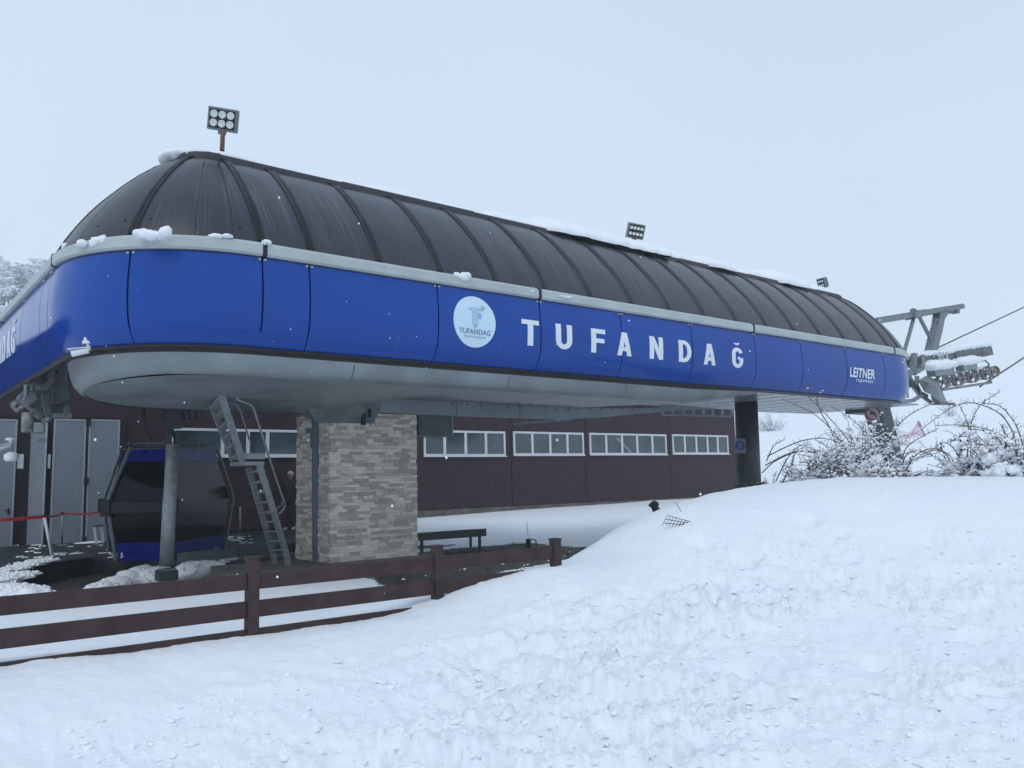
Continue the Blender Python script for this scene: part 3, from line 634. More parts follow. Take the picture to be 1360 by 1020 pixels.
# square post between cabin and camera
T=thing('steel_post','round grey steel post with a dark footing box standing in front of the cabin','post',(4.15,13.97,-1.4))
a=aty(221,752,13.97); b=aty(229,590,13.97)
MB().tube([a,a.lerp(b,.55),a.lerp(b,.56),b],[.108,.106,.098,.096],20).build('pole','steel',T,smooth=True)
mb=MB(); mb.box(a.x-.14,a.x+.15,13.83,14.10,-1.50,-1.34); mb.build('footing_box','column',T,bevel=.01)
mb=MB(); mb.box(a.x-.12,a.x-.07,13.77,13.8,-1.62,-1.52); mb.box(a.x+.07,a.x+.12,13.77,13.8,-1.62,-1.52); mb.box(a.x-.12,a.x+.13,13.88,14.05,-1.34,-1.32); mb.build('anchor_bolt','galv',T)
mb=MB(); mb.box(b.x-.11,b.x-.03,13.9,14.0,b.z,b.z+.25); mb.box(b.x+.04,b.x+.1,13.9,14.0,b.z,b.z+.2); mb.box(b.x-.12,b.x+.12,13.92,13.98,b.z+.25,b.z+.75); mb.build('head_bracket','column',T)
# ------------------------------------------------------------------ ladder
LD=thing('steel_ladder','steep grey steel ladder with a curved handrail leading up into the station belly','ladder',(6.1,13.8,-1.4))
nb=[aty(383,752,13.40),aty(380,735,13.37),aty(344,616,12.7)]; nu=[aty(322,612,12.6),aty(293,522,11.75)]
fb=[aty(365,752,13.95),aty(363,735,13.92),aty(330,621,13.2)]; fu=[aty(313,617,13.15),aty(281,537,12.35)]
for pl in (nb,fb,nu,fu):
    mb=MB()
    for a,b in zip(pl[:-1],pl[1:]): mb.beam(a,b,.045,.095,up=(1,0,.3))
    mb.build('stringer','steel',LD)
for i in range(9):
    t=i/9+.04; a=nb[1].lerp(nb[2],t); b=fb[1].lerp(fb[2],t); mb=MB(); mb.beam(a,b,.13,.025); mb.build('rung','steel',LD)
for i in range(6):
    t=i/6+.1; a=nu[0].lerp(nu[1],t); b=fu[0].lerp(fu[1],t); mb=MB(); mb.beam(a,b,.13,.025); mb.build('rung','steel',LD)
mb=MB(); a=aty(322,606,12.65); b=aty(352,606,12.65); mb.obox((a+b)/2+Vector((0,.28,0)),(b-a)/2,(0,.3,0),(0,0,.045)); mb.obox((a+b)/2+Vector((0,.28,-.11)),(b-a)/2*.95,(0,.28,0),(0,0,.03)); mb.build('landing','steel',LD,bevel=.006)
hr=[(312,520,11.9),(316,531,11.9),(326,535,11.95),(334,538,12.0),(338,546,12.1),(352,590,12.5),(366,634,12.85),(378,668,13.05),(378,675,13.08),(370,683,13.1)]
MB().tube([aty(*h) for h in hr],.017,8).build('handrail','steel',LD,smooth=True)
hr=[(300,534,12.3),(314,537,12.35),(319,545,12.4),(330,580,12.8),(338,600,12.95)]
MB().tube([aty(*h) for h in hr],.014,8).build('handrail','steel',LD,smooth=True)
MB().tube([aty(355,684,13.1),aty(372,672,13.1)],.014,6).build('brace','steel',LD)
# ------------------------------------------------------------------ building
BD=thing('service_building','long low dark brown panelled building with white framed window bands behind the station','building',(18,24,-1.2))
WB=24.0
def siding(x0,x1,z0=-1.03,z1=3.2,rib=False):
    mb=MB()
    if rib:
        z=z0
        while z<z1: mb.box(x0,x1,WB+.006,WB+.1,z,min(z+.085,z1)); mb.box(x0,x1,WB+.018,WB+.1,min(z+.085,z1),min(z+.1,z1+.001)); z+=.1
    else: mb.box(x0,x1,WB,WB+.1,z0,z1)
    mb.build('wall_panel','wall',BD)
siding(5.9,15.0,-1.35,3.2,True); siding(-12,2.4,-1.45,3.2,True)
mb=MB(); mb.box(2.4,5.9,WB,WB+.1,1.82,3.2); mb.build('wall_panel','wall',BD)
for a,b in ((15.02,19.285),(19.315,23.10),(23.13,28.21),(28.24,32.9)): siding(a,b)
mb=MB(); mb.box(-12,32.86,WB+.1,34,-1.6,3.2); mb.build('building_core','black',BD)
mb=MB(); mb.box(32.905,32.96,WB-.01,34,-1.03,3.25); mb.build('corner_trim','wall',BD)
mb=MB(); mb.box(15.0,32.93,WB-.03,34,-1.7,-1.04); mb.build('plinth','plinth',BD)
mb=MB(); mb.box(-12.3,33.2,WB-.35,34.3,3.2,3.36); mb.build('roof','cap',BD)
def window(x0,x1,z0,z1,edges,blinds=True):
    f=MB(); t=.075; y0,y1=WB-.05,WB-.002
    f.box(x0,x1,y0,y1,z0,z0+t); f.box(x0,x1,y0,y1,z1-t,z1); f.box(x0,x0+t,y0,y1,z0+t,z1-t); f.box(x1-t,x1,y0,y1,z0+t,z1-t)
    for e in edges: f.box(e-.05,e+.05,y0-.006,y1,z0+t,z1-t)
    w=f.build('window','frame',BD)
    es=[x0+t]+list(edges)+[x1-t]
    for i,(a,b) in enumerate(zip(es[:-1],es[1:])):
        MB().box(a,b,WB-.022,WB-.004,z0+t,z1-t).build('pane','glass',w)
    mb=MB(); mb.box(x0-.03,x1+.03,WB-.09,WB-.051,z0-.03,z0+.015); mb.build('sill','frame',w); return w
window(15.45,19.0,.80,1.70,[16.3,17.2,18.1]); window(19.39,22.99,.83,1.72,[20.3,21.2,22.1]); window(23.32,27.97,.85,1.73,[24.25,25.18,26.1,27.05]); window(28.38,32.35,.88,1.75,[29.2,30.0,30.8,31.55])
window(7.13,11.0,.79,1.60,[8.55,9.3,9.9])
# curtains and interior bits seen through glass: pale blind panels in some panes
mb=MB(); mb.beam((24.9,WB-.03,1.55),(25.7,WB-.03,.95),.10,.004,(0,1,0)); mb.build('window_tape',mat('pale_tape',(.22,.26,.27),.6),BD)
# doors
mb=MB(); mb.box(2.4,5.9,WB+.02,WB+.099,-1.5,1.82); mb.build('door_opening','black',BD)
def leaf(x0,x1,z0,z1,y,rz=0,handle=None,dark=False):
    w=x1-x0; mb=MB(); c=Vector(((x0+x1)/2,y,(z0+z1)/2)); ux=Vector((math.cos(rz),math.sin(rz),0)); uy=Vector((-math.sin(rz),math.cos(rz),0))
    mb.obox(c,ux*w/2,uy*.02,zd*(z1-z0)/2); d=mb.build('door','door',BD)
    mb=MB()
    for sx in (-1,1): mb.obox(c+ux*sx*(w/2-.02)-uy*.026,ux*.022,uy*.008,zd*(z1-z0)/2)
    mb.obox(c+zd*((z1-z0)/2-.02)-uy*.026,ux*(w/2-.04),uy*.0075,zd*.022); mb.build('door_frame','doorframe',d)
    if handle is not None:
        mb=MB(); p=c+ux*(handle*w/2*.78)-uy*.05; p.z=.0-.55; mb.obox(p,ux*.02,uy*.02,zd*.07); mb.obox(p-uy*.02-ux*handle*.03+zd*.03,ux*.045,uy*.01,zd*.012); mb.build('handle','black',d)
    return d
leaf(2.3,3.36,-1.45,1.72,23.86,.05,1); leaf(3.55,4.06,-1.43,1.66,24.0,-.35,-1); leaf(4.17,4.92,-1.41,1.76,23.86,.0); leaf(4.99,5.74,-1.41,1.77,23.86,.0)
mb=MB()
for z in (1.68,.15,-1.35): mb.box(4.91,5.02,23.80,23.86,z-.09,z+.09)
mb.box(4.935,4.985,23.83,23.86,-1.45,1.76); mb.build('door_hinge','black',BD)
fs=mat('frosted_strip',(.62,.70,.72),.4); MB().box(3.40,3.54,23.93,23.97,.5,.86).build('vision_strip',fs,BD); MB().box(4.08,4.14,23.93,23.97,.5,.86).build('vision_strip',fs,BD)
mb=MB(); mb.box(5.76,5.9,23.88,23.99,-1.45,1.82); mb.build('door_post','black',BD)
# ------------------------------------------------------------------ platform and pits
mb=MB(); pl=[(2.35,15.8),(2.2,16.1),(2.25,16.6),(2.6,17.1),(3.4,17.5),(4.2,17.3),(4.7,16.2),(5.0,15.2),(5.4,14.6),(6.5,14.55),(12,14.6),(12,24),(2.0,24)]
pl=[(2.0,24),(12,24),(12,14.7),(8.5,14.7),(8.36,14.55),(6.5,14.55),(5.6,14.7),(5.2,15.2),(5.0,15.9),(4.75,16.2)]+[(lambda q:(q.x,q.y))(atz(*q_,-1.4)) for q_ in ((180,744),(150,742),(123,740),(92,744),(67,748),(46,753),(36,757),(32,761))]+[(2.33,15.7),(2.31,17)]
n=len(pl); mb.add([(x,y,-1.40) for x,y in pl]+[(x,y,-2.1) for x,y in pl],[tuple(range(n))[::-1]]+[(i,(i+1)%n,n+(i+1)%n,n+i) for i in range(n)])
o=struct(mb.build('station_platform','platform'))
mb=MB(); mb.box(-8,2.3,15.3,24,-2,-1.41); struct(mb.build('left_platform','snow'))
mb=MB(); mb.box(-8,2.32,15.24,15.298,-1.50,-1.405); struct(mb.build('platform_edge','galv'))
mb=MB(); mb.add([(4.7,12.75,-1.385),(8.7,12.55,-1.385),(8.7,14.5,-1.385),(5.0,14.5,-1.385)]+[(4.7,12.75,-1.6),(8.7,12.55,-1.6),(8.7,14.5,-1.6),(5.0,14.5,-1.6)],[(0,1,2,3),(0,4,5,1),(1,5,6,2),(2,6,7,3),(3,7,4,0)]); struct(mb.build('stone_paving','paving'))
T=thing('edge_barrier','low grey green steel kerb rail on short posts along the platform edge','barrier',(5.3,14.9,-1.4))
a=aty(236,741,15.2); b=aty(398,726,15.2); mb=MB(); mb.beam(a,b,.05,.17); mb.build('rail','leg',T)
for q in (288,320,380):
    p=aty(q,735,15.15); MB().box(p.x-.025,p.x+.025,15.12,15.17,-1.62,p.z+.12).build('post','leg',T)
# ------------------------------------------------------------------ cabin
def make_cabin(loc,rz,main=True,label=''):
    T=thing('gondola_cabin',label,'gondola cabin',loc,'gondola cabins in the station')
    # local frame: face A width wA along u (to the right-back), face B width wB along v (to the left-back)
    wu,wv,H=2.30,1.28,2.10
    prof=[(0,.84),(1.08,1.0),(1.14,1.0),(2.10,.66)]
    def P(u,v,z,grow=1.0):
        k=float(np.interp(z,[p[0] for p in prof],[p[1] for p in prof]))*grow
        return (u*wu/2*k,v*wv/2*(.75*k+.25)*grow,z)
    def shell(z0,z1,g=1.0,n=6,cu=.93):
        out=[]
        for i in range(n+1):
            z=z0+(z1-z0)*i/n; ring=[]
            for (a,b) in ((-cu,-1),(cu,-1),(1,-cu),(1,cu),(cu,1),(-cu,1),(-1,cu),(-1,-cu)): ring.append(P(a,b,z,g))
            out.append(ring)
        return out
    rot=Matrix.Rotation(rz,4,'Z'); L=Vector(loc)
    tr=lambda p: L+(rot@Vector(p))
    def put(rings,name,m,cap=True,par=None,smooth=False):
        mb=MB(); R2=[[tr(p) for p in r] for r in rings]; mb.grid(R2,close=True); n=len(R2[0])
        if cap:
            b0=len(mb.v)-len(R2)*n; mb.f.append(tuple(range(b0,b0+n))[::-1]); mb.t.append(.5); e=len(mb.v)-n; mb.f.append(tuple(range(e,e+n))); mb.t.append(.5)
        return mb.build(name,m,par or T,smooth=smooth)
    body=put(shell(0,.34),'lower_body','blue_dark')
    put(shell(.34,1.86,.985),'window_band','cglass')
    put(shell(1.86,2.10),'roof','blue_dark')
    # corner pillars as bent grey profiles
    for (a,b) in ((-1,-1),(1,-1),(1,1),(-1,1)):
        mb=MB(); pts=[tr(P(a*1.005,b*.99,z,1.01)) for z in (0.02,1.02,1.11,1.2,2.14)]; mb.tube(pts,.036,6); mb.build('corner_profile','galv',T)
    # bumper bar across the narrow end
    mb=MB(); 
    for a,b in (((-1.03,-1.06),(-1.03,1.02)),):
        p0=tr((a[0]*wu/2,-wv/2,1.0)); p1=tr((a[0]*wu/2,wv/2,1.0)); mb.beam(p0,p1,.08,.22)
    for v in (-1,1): mb.obox(tr((-wu/2*1.0,v*wv/2*1.0,1.0)),rot.to_3x3()@Vector((.11,0,0)),rot.to_3x3()@Vector((0,.10,0)),zd*.15)
    mb.build('bumper','dark',T,bevel=.02)
    mb=MB()
    for vv in (-.55,-.1,.35): mb.obox(tr((-wu/2*1.02,vv*wv/2,.92)),rot.to_3x3()@Vector((.01,0,0)),rot.to_3x3()@Vector((0,.14,0)),zd*.03)
    mb.build('ski_holder','grey',T)
    mb=MB(); mb.obox(tr((-wu/2*.965,.0,1.35)),rot.to_3x3()@Vector((.006,0,0)),rot.to_3x3()@Vector((0,wv/2*.84,0)),zd*.36); 
    if main: mb=MB()
    # roof gear
    mb=MB()
    for v in (-.5,.5): mb.tube([tr((-.8,v,2.22)),tr((.8,v,2.22))],.018,6)
    for u in (-.7,0,.7): mb.tube([tr((u,-.5,2.22)),tr((u,.5,2.22))],.014,6); mb.tube([tr((u,-.5,2.08)),tr((u,-.5,2.24))],.014,6)
    mb.tube([tr((-.75,-.5,2.1)),tr((-.85,-.55,2.3))],.016,6); mb.build('roof_rack','galv',T)
    mb=MB(); mb.tube([tr((0,0,2.08)),tr((0,0,2.35)),tr((0,.25,2.75)),tr((0,.3,3.3))],.05,8); mb.obox(tr((0,.1,3.3)),rot.to_3x3()@Vector((.25,0,0)),rot.to_3x3()@Vector((0,.35,0)),zd*.10)
    for k in range(3): mb.tube([tr((-.25+.2*k,-.2,3.2)),tr((-.3+.25*k,-.35,2.7))],.03,6)
    mb.build('hanger_arm','column',T)
    # door seam lines and lower sill on long side
    pass
    return T,tr
# near corner measured at (4.82,16.31); long side heads right-back
P0=Vector((4.82,16.31,-1.4)); du=Vector((1.633,1.469,0)).normalized(); dv=Vector((-du.y,du.x,0)); rz=math.atan2(du.y,du.x)
cc=P0+du*.94+dv*.52+_r*.06
cab,tr=make_cabin((cc.x,cc.y,-1.40),rz,True,'dark blue gondola cabin with smoked windows parked in front, behind the steel post')
mb=MB(); 
def dg(mb_,u,z,w,h):
    q=tr((-2.05/2*.835-.03,u,z)); return q
n5=fontmesh('5',.13,lambda a,b,e: tuple(tr((-1.0-e,-(a),b+.04))),-.42,.03,cab,'letter',.003,0,'cabin_number',e=.02)
c2=cc+fw*2.5+_r*(-1.50)
cab2,_=make_cabin((c2.x,c2.y,-1.40),rz+.25,False,'second dark blue gondola cabin mostly hidden behind the front cabin')
# ------------------------------------------------------------------ person
def skinbody(name,verts,edges,m,parent,sub=2,root=0):
    me=bpy.data.meshes.new(name); off=wloc(parent)
    me.from_pydata([tuple(Vector(v[0])-off) for v in verts],edges,[]); o=bpy.data.objects.new(name,me); COL.objects.link(o); o.parent=parent
    sk=o.modifiers.new('skin','SKIN'); 
    for i,v in enumerate(verts):
        r=v[1]; me.skin_vertices[0].data[i].radius=(r,r) if not isinstance(r,tuple) else r
    me.skin_vertices[0].data[root].use_root=True
    s=o.modifiers.new('s','SUBSURF'); s.levels=sub; s.render_levels=sub
    dg_=bpy.context.evaluated_depsgraph_get(); bpy.context.view_layer.update(); dg_=bpy.context.evaluated_depsgraph_get()
    nm=bpy.data.meshes.new_from_object(o.evaluated_get(dg_)); o.modifiers.clear(); o.data=nm; nm.name=name
    nm.materials.clear(); nm.materials.append(M[m] if isinstance(m,str) else m)
    nm.polygons.foreach_set('use_smooth',[True]*len(nm.polygons)); return o
pf=atz(385,703,-1.4); B=Vector((pf.x,pf.y,-1.4))*1.0; B=Vector((B.x*.985,B.y*.985,-1.4))
PR=thing('person','person with short grey hair in black jacket and dark trousers standing half behind the ladder','person',B)
w=_r
def bp_(r,f,z): return B+w*r+fw*f+zd*z
V=[(bp_(0,0,.93),(.16,.12)),(bp_(0,0,1.12),(.155,.115)),(bp_(0,.01,1.32),(.18,.12)),(bp_(0,.01,1.44),(.12,.09)),(bp_(0,0,1.52),(.055,.055)),
 (bp_(-.19,.01,1.40),.065),(bp_(-.24,.02,1.14),.052),(bp_(-.23,-.04,.90),.04),(bp_(.19,.01,1.40),.065),(bp_(.25,.02,1.14),.052),(bp_(.24,-.06,.92),.04),
 (bp_(-.09,0,.86),.10),(bp_(-.11,.0,.48),.065),(bp_(-.12,.02,.10),.045),(bp_(.09,0,.86),.10),(bp_(.11,-.01,.48),.065),(bp_(.12,.03,.10),.045)]
E_=[(0,1),(1,2),(2,3),(3,4),(2,5),(5,6),(6,7),(2,8),(8,9),(9,10),(0,11),(11,12),(12,13),(0,14),(14,15),(15,16)]
skinbody('clothed_body',V,E_,'cloth',PR)
skinbody('head',[(bp_(0,0,1.50),.048),(bp_(0,-.0,1.57),.062),(bp_(0,-.01,1.64),(.078,.092)),(bp_(0,0,1.70),(.066,.08))],[(0,1),(1,2),(2,3)],'skin',PR)
mb=MB(); mb.lump(bp_(0,.012,1.665),.092,.092,.088,3,.08,3); mb.build('hair','hair',PR,smooth=True)
for sx in (-1,1):
    c=bp_(sx*.235,-.05,.87); vs=[(c,.028),(c-zd*.05,.032),(c-zd*.085,.026)]; es=[(0,1),(1,2)]
    for k in range(4): vs.append((c+w*(-.024+.016*k)-fw*.0-zd*(.13+.004*k),.009)); es.append((2,len(vs)-1)); vs.append((c+w*(-.024+.016*k)-fw*.015-zd*.165,.008)); es.append((len(vs)-2,len(vs)-1))
    vs.append((c-fw*.03-zd*.07,.010)); es.append((1,len(vs)-1)); vs.append((c-fw*.035-zd*.11,.009)); es.append((len(vs)-2,len(vs)-1))
    skinbody('hand',vs,es,'skin',PR,1)
    mb=MB(); mb.lump(bp_(sx*.12,-.04,.045),.055,.055,.045,2,.05); mb.lump(bp_(sx*.125,-.12,.035),.05,.06,.032,2,.05); mb.build('shoe','shoe',PR,smooth=True)
# ------------------------------------------------------------------ barrier posts and tape
grp='barrier posts on the platform'
def stanchion(name,label,base,top,r,m,gp=grp):
    T=thing(name,label,'barrier post',base,gp); MB().tube([base,top],r,12).build('post',m,T,smooth=True)
    MB().tube([Vector(base),Vector(base)+zd*.012,Vector(base)+zd*.03],[.14,.13,.03],20).build('base','galv',T); 
    MB().tube([Vector(top)-zd*.02,Vector(top)+zd*.04],[.035,.03],12).build('cap','black',T); return T
s1b=atz(69,739,-1.4); s1t=aty(59,686,s1b.y+.15); stanchion('barrier_post','white barrier post leaning left beside the black platform edge',s1b,s1t,.03,'white')
s2b=atz(82,724,-1.4); s2t=aty(83,682,s2b.y); stanchion('barrier_post','slim upright grey barrier post standing before the steel doors',s2b,s2t,.026,'galv')
s3b=atz(319,713,-1.4); s3t=aty(319,671,s3b.y); stanchion('barrier_post','ochre grey barrier post beside the ladder foot',s3b,s3t,.026,'sheave')
def tape(pts,h,label):
    mb=MB()
    for a,b in zip(pts[:-1],pts[1:]):
        n=8; prev=None
        for i in range(n):
            p=a.lerp(b,i/n); q=a.lerp(b,(i+1)/n); p=p-zd*.04*math.sin(PI*i/n); q=q-zd*.04*math.sin(PI*(i+1)/n); mb.beam(p,q,.003,h)
    return tag(mb.build('barrier_tape','tapes'),label,'tape')
tape([Vector((1.0,s1t.y-.2,s1t.z)),s1t],.07,'lower thick red tape running left from the leaning white barrier post')
tape([aty(-40,690,s1t.y+.3),s1t+zd*.02+Vector((0,.04,0)),s2t,aty(140,679,19.4)],.04,'thin red tape running behind the posts to the gondola cabin')
T=thing('sign_stand','small white framed floor stand beside the gondola cabin','stand',atz(130,722,-1.4))
a=atz(128,723,-1.4); b=atz(137,721,-1.4); at_=aty(125,700,a.y); bt_=aty(135,699,b.y)
mb=MB(); mb.beam(a,at_,.05,.05); mb.beam(b,bt_,.05,.05); mb.build('legs','white',T); MB().beam(at_+zd*.02,bt_+zd*.02,.08,.03).build('top','black',T)
# ------------------------------------------------------------------ fence
FN=thing('wooden_fence','dark brown three rail wooden fence half buried in snow in front of the station','fence',(2.5,6.62,-1.2))
for x,top in ((.75-.06,-.62),(2.62,-.60),(4.40,-.63),(5.89,-.66)):
    mb=MB(); mb.box(x-.046,x+.046,6.62-.046,6.62+.046,-1.75,top); mb.box(x-.052,x+.052,6.62-.052,6.62+.052,top,top+.018); mb.build('post','wood',FN,bevel=.005)
MB().box(-1.2,-1.08,6.56,6.68,-1.75,-.60).build('post','wood',FN)
for a,b in ((-1.08,.642),(.738,2.572),(2.668,4.352),(4.448,5.842)):
    for z0,z1 in ((-.845,-.72),(-1.065,-.935),(-1.29,-1.155)):
        if a<.3: MB().box(a,.642,6.60,6.64,z0,z1).build('rail','wood',FN,bevel=.004)
        else: MB().box(a,b,6.60,6.64,z0,z1).build('rail','wood',FN,bevel=.004)
MB().box(5.955,5.95+.001,6.6,6.64,-1.0,-.99) 
# ------------------------------------------------------------------ floodlights
def flood(px_,base_pix,label,tilt,n,w,h,Y,yawdeg,rows,cols):
    base=aty(*base_pix,Y); T=thing('floodlight',label,'floodlight',base,'floodlights on the roof ridge')
    top=aty(*px_,Y); MB().tube([base,base.lerp(top,.55),top-zd*h*.5],[.035,.032,.022],8).build('pole','rust',T)
    u=Matrix.Rotation(math.radians(yawdeg),3,'Z')@Vector((.78,-.63,0)); nn=Matrix.Rotation(math.radians(yawdeg),3,'Z')@Vector((-.60,-.74,-.30)); nn.normalize(); v=nn.cross(u).normalized(); v=v if v.z>0 else -v
    u=v.cross(nn).normalized(); u=u if u.dot(Vector((.78,-.63,0)))>0 else -u
    rl_=math.radians(tilt or 0); u,v=(u*math.cos(rl_)-v*math.sin(rl_)),(v*math.cos(rl_)+u*math.sin(rl_))
    c=Vector(top); mb=MB(); mb.obox(c,u*w/2,nn*.045,v*h/2); mb.build('housing','lamp',T,bevel=.012)
    mb=MB()
    for i in range(7): mb.obox(c-nn*.07+u*w*(-.4+.8*i/6),u*.008,nn*.03,v*h*.42)
    mb.obox(c-v*(h/2+.02),u*.05,nn*.03,v*.03); mb.build('heat_sink','lamp',T)
    mb=MB(); mb.obox(c+nn*.047,u*(w/2-.03),nn*.003,v*(h/2-.03)); mb.build('front_plate','black',T)
    for r in range(rows):
        for k_ in range(cols):
            mb=MB(); cc_=c+nn*.051+u*(w-.07)*((k_+.5)/cols-.5)+v*(h-.07)*((r+.5)/rows-.5); rr=min((w-.07)/cols,(h-.07)/rows)*.45
            P_=[[cc_+u*(q*rr*math.cos(a))+v*(q*rr*math.sin(a))+nn*dd for a in np.linspace(0,2*PI,21)[:-1]] for q,dd in ((1,0),(1,.006),(.8,.010),(.55,.004),(.01,.002))]
            mb.grid(P_,close=True); mb.build('lens','lens',T,smooth=False)
    return T
flood((296.5,159),(295,200),'large grey floodlight with six round lenses on a rusty pole above the dome',10,0,.42,.315,11.25,0,2,3)
flood((844,307),(839,328),'grey floodlight with eight pale lenses at mid roof above the snow overhang',8,0,.38,.31,11.5,12,2,4)
flood((1092,376),(1092,392),'small floodlight seen edge on near the right end of the roof ridge',0,0,.26,.28,11.6,-62,2,3)
# ------------------------------------------------------------------ cameras (CCTV)
def cctv(label,p,ax,base_up=True):
    T=thing('security_camera',label,'security camera',p,'security cameras under the left fascia'); p=Vector(p); ax=Vector(ax).normalized()
    MB().tube([p+zd*.065,p+zd*.10,p+zd*.105],[.075,.075,.07],20).build('mount','white',T)
    MB().tube([p+zd*.065,p+zd*.01,p-zd*.005+ax*.04],[.032,.03,.026],10).build('arm','white',T)
    MB().tube([p-zd*.01+ax*.0,p-zd*.035+ax*.19],[.036,.040],16).build('housing','white',T,smooth=False)
    mb=MB(); mb.tube([p-zd*.0355+ax*.191,p-zd*.036+ax*.197],.03,14); mb.build('lens','black',T); 
    sd=ax.cross(zd).normalized(); MB().obox(p+ax*.11+zd*.024,ax*.12,sd*.045,zd*.005).build('shade','white',T); return T
p=aty(118,464,11.0); cctv('white bullet camera hanging from the fascia lip below the rounded blue corner',(2.72,10.35,1.58) if False else p,-_r*.9-fw*.25-zd*.12)
p=aty(11,584,16.2); cctv('white bullet camera at the left edge beside the cable guide gear',aty(14,590,16.2),-_r*.5-fw*.6-zd*.2)
p=aty(15,607,16.0); T=thing('dome_camera','white dome camera hanging at the left edge under the cable guide gear','security camera',p,'security cameras under the left fascia')
MB().tube([p+zd*.08,p+zd*.04,p-zd*.04,p-zd*.07],[.05,.11,.11,.08],20).build('housing','white',T,smooth=False); MB().tube([p+zd*.08,p+zd*.22],.015,8).build('stem','galv',T)
# ------------------------------------------------------------------ left cable guide gear
GL=thing('cable_guide','galvanised cable guide with clamps and a wedge plate hanging at the left wing','cable guide',(2.6,15.5,.6))
def pbeam(par,name,m,pts,Y,w,h):
    mb=MB()
    for a,b in zip(pts[:-1],pts[1:]): mb.beam(aty(*a,Y),aty(*b,Y),w,h,up=fw)
    return mb.build(name,m,par)
def pplate(par,name,m,pts,Y,th=.05,bev=0.004):
    q=[aty(*p_,Y) for p_ in pts]; n=len(q); f=[v for v in q]+[v+Vector((0,th,0)) for v in q]
    mb=MB(); mb.add(f,[tuple(range(n)),tuple(range(n,2*n))[::-1]]+[(i,n+i,n+(i+1)%n,(i+1)%n) for i in range(n)]); return mb.build(name,m,par,bevel=bev)
pplate(GL,'bent_bracket','galv',[(65,487),(73,487),(73,505),(63,518),(52,517),(52,510),(59,510),(64,503)],14.8,.18)
pplate(GL,'bracket_web','grey',[(56,494),(64,494),(64,504),(56,508)],15.1,.05)
pbeam(GL,'top_frame','galv',[(34,526),(35,511),(64,512)],15.0,.05,.05)
for x in (42,49,54): pbeam(GL,'frame_rib','galv',[(x,511),(x,519)],15.0,.035,.035)
pplate(GL,'gear_body','galv',[(27,524),(36,516),(58,516),(57,548),(44,543),(30,535),(20,541),(18,532),(25,529)],15.2,.3)
pplate(GL,'gear_cover','grey',[(34,522),(46,519),(50,530),(38,540),(30,534)],15.05,.12)
pplate(GL,'guide_blade','leg',[(56,523),(66,523),(68,550),(64,554),(60,550)],14.7,.12)
pplate(GL,'lower_jaw','galv',[(36,540),(57,546),(57,556),(52,556),(44,548)],15.0,.15)
MB().tube([aty(22,535,14.95),aty(18,540,14.95),aty(22,545,14.95),aty(30,540,14.95)],.045,8).build('hook','galv',GL)
MB().tube([aty(37,548,14.9),aty(36,574,14.9)],.085,14).build('damper','sheave',GL,smooth=True)
for y in (562,571): pbeam(GL,'clamp_band','galv',[(32,y),(42,y)],14.8,.03,.03)
pbeam(GL,'clamp_loop','galv',[(41,562),(41,575),(58,575),(58,562)],14.85,.03,.03)
pplate(GL,'end_flag','grey',[(48,586),(52,582),(61,581),(61,588),(50,588)],14.9,.04)
pbeam(GL,'cross_arm','galv',[(55,559),(61,559),(68,552),(95,552)],14.8,.07,.06)
pplate(GL,'rear_plate','grey',[(70,513),(82,510),(92,520),(94,556),(86,556),(86,535),(70,535)],15.6,.1)
pbeam(GL,'curved_arm','leg',[(68,550),(75,541),(86,536),(94,534)],15.3,.07,.06)
pbeam(GL,'hanger','grey',[(60,470),(60,500)],15.2,.1,.1); pbeam(GL,'hanger','grey',[(84,470),(84,515)],15.7,.1,.1)
# ------------------------------------------------------------------ right rope tower head
TH=thing('rope_guide_head','grey steel rope guide head with sheave train and snowy beams beyond the right end','cable gear',(26,11.8,2.2))
Y=11.8
mb=MB(); mb.beam(aty(1160,427,Y),aty(1276,407.5,Y),.16,.26,up=fw); mb.build('top_beam','galv',TH)
mb=MB(); mb.beam(aty(1208,419.5,Y-.01),aty(1224,416.5,Y-.01),.2,.32,up=fw); mb.tube([aty(1213,413,Y-.15),aty(1213,413,Y+.15)],.09,12); mb.build('knuckle','galv',TH)
pplate(TH,'end_hook','galv',[(1268,406),(1275,405),(1275,416),(1272,416),(1271,411),(1267,411),(1266,416),(1263,411)],Y-.1,.2)
mb=MB(); mb.tube([aty(1215,418,Y),aty(1201,467,Y-.3)],.06,8); mb.build('strut','galv',TH)
mb=MB(); mb.tube([aty(1220,419,Y),aty(1239,456,Y)],.06,8); mb.build('strut','galv',TH)
pplate(TH,'mast','galv',[(1249,415),(1262,413),(1255,424),(1252,440),(1245,468),(1237,468),(1241,450),(1247,430)],Y-.12,.24)
MB().tube([aty(1246,425,Y-.2),aty(1243,424,Y-.2),aty(1240,440,Y-.2),aty(1236,456,Y-.2),aty(1238,458,Y-.2)],.02,6).build('safety_loop','galv',TH)
mb=MB(); mb.beam(aty(1204,480,Y),aty(1262,476,Y),.36,.3,up=fw); mb.build('main_beam','leg',TH)
mb=MB(); mb.beam(aty(1262,474,Y+.01),aty(1311,467,Y+.01),.30,.36,up=fw); mb.build('main_beam','leg',TH)
mb=MB(); mb.beam(aty(1305,468,Y-.21),aty(1309,467.5,Y-.21),.02,.30,up=fw); mb.build('end_plate','grey',TH)
for q,pxy in enumerate(((1211,472),(1222,486),(1213,500))): pass
pbeam(TH,'side_frame','galv',[(1215,470),(1212,492),(1206,500),(1213,512),(1224,526)],Y-.3,.12,.13)
pbeam(TH,'side_frame','galv',[(1226,472),(1224,490),(1214,496)],Y-.25,.12,.11)
pbeam(TH,'side_frame','leg',[(1208,485),(1222,484),(1236,488)],Y-.15,.10,.14)
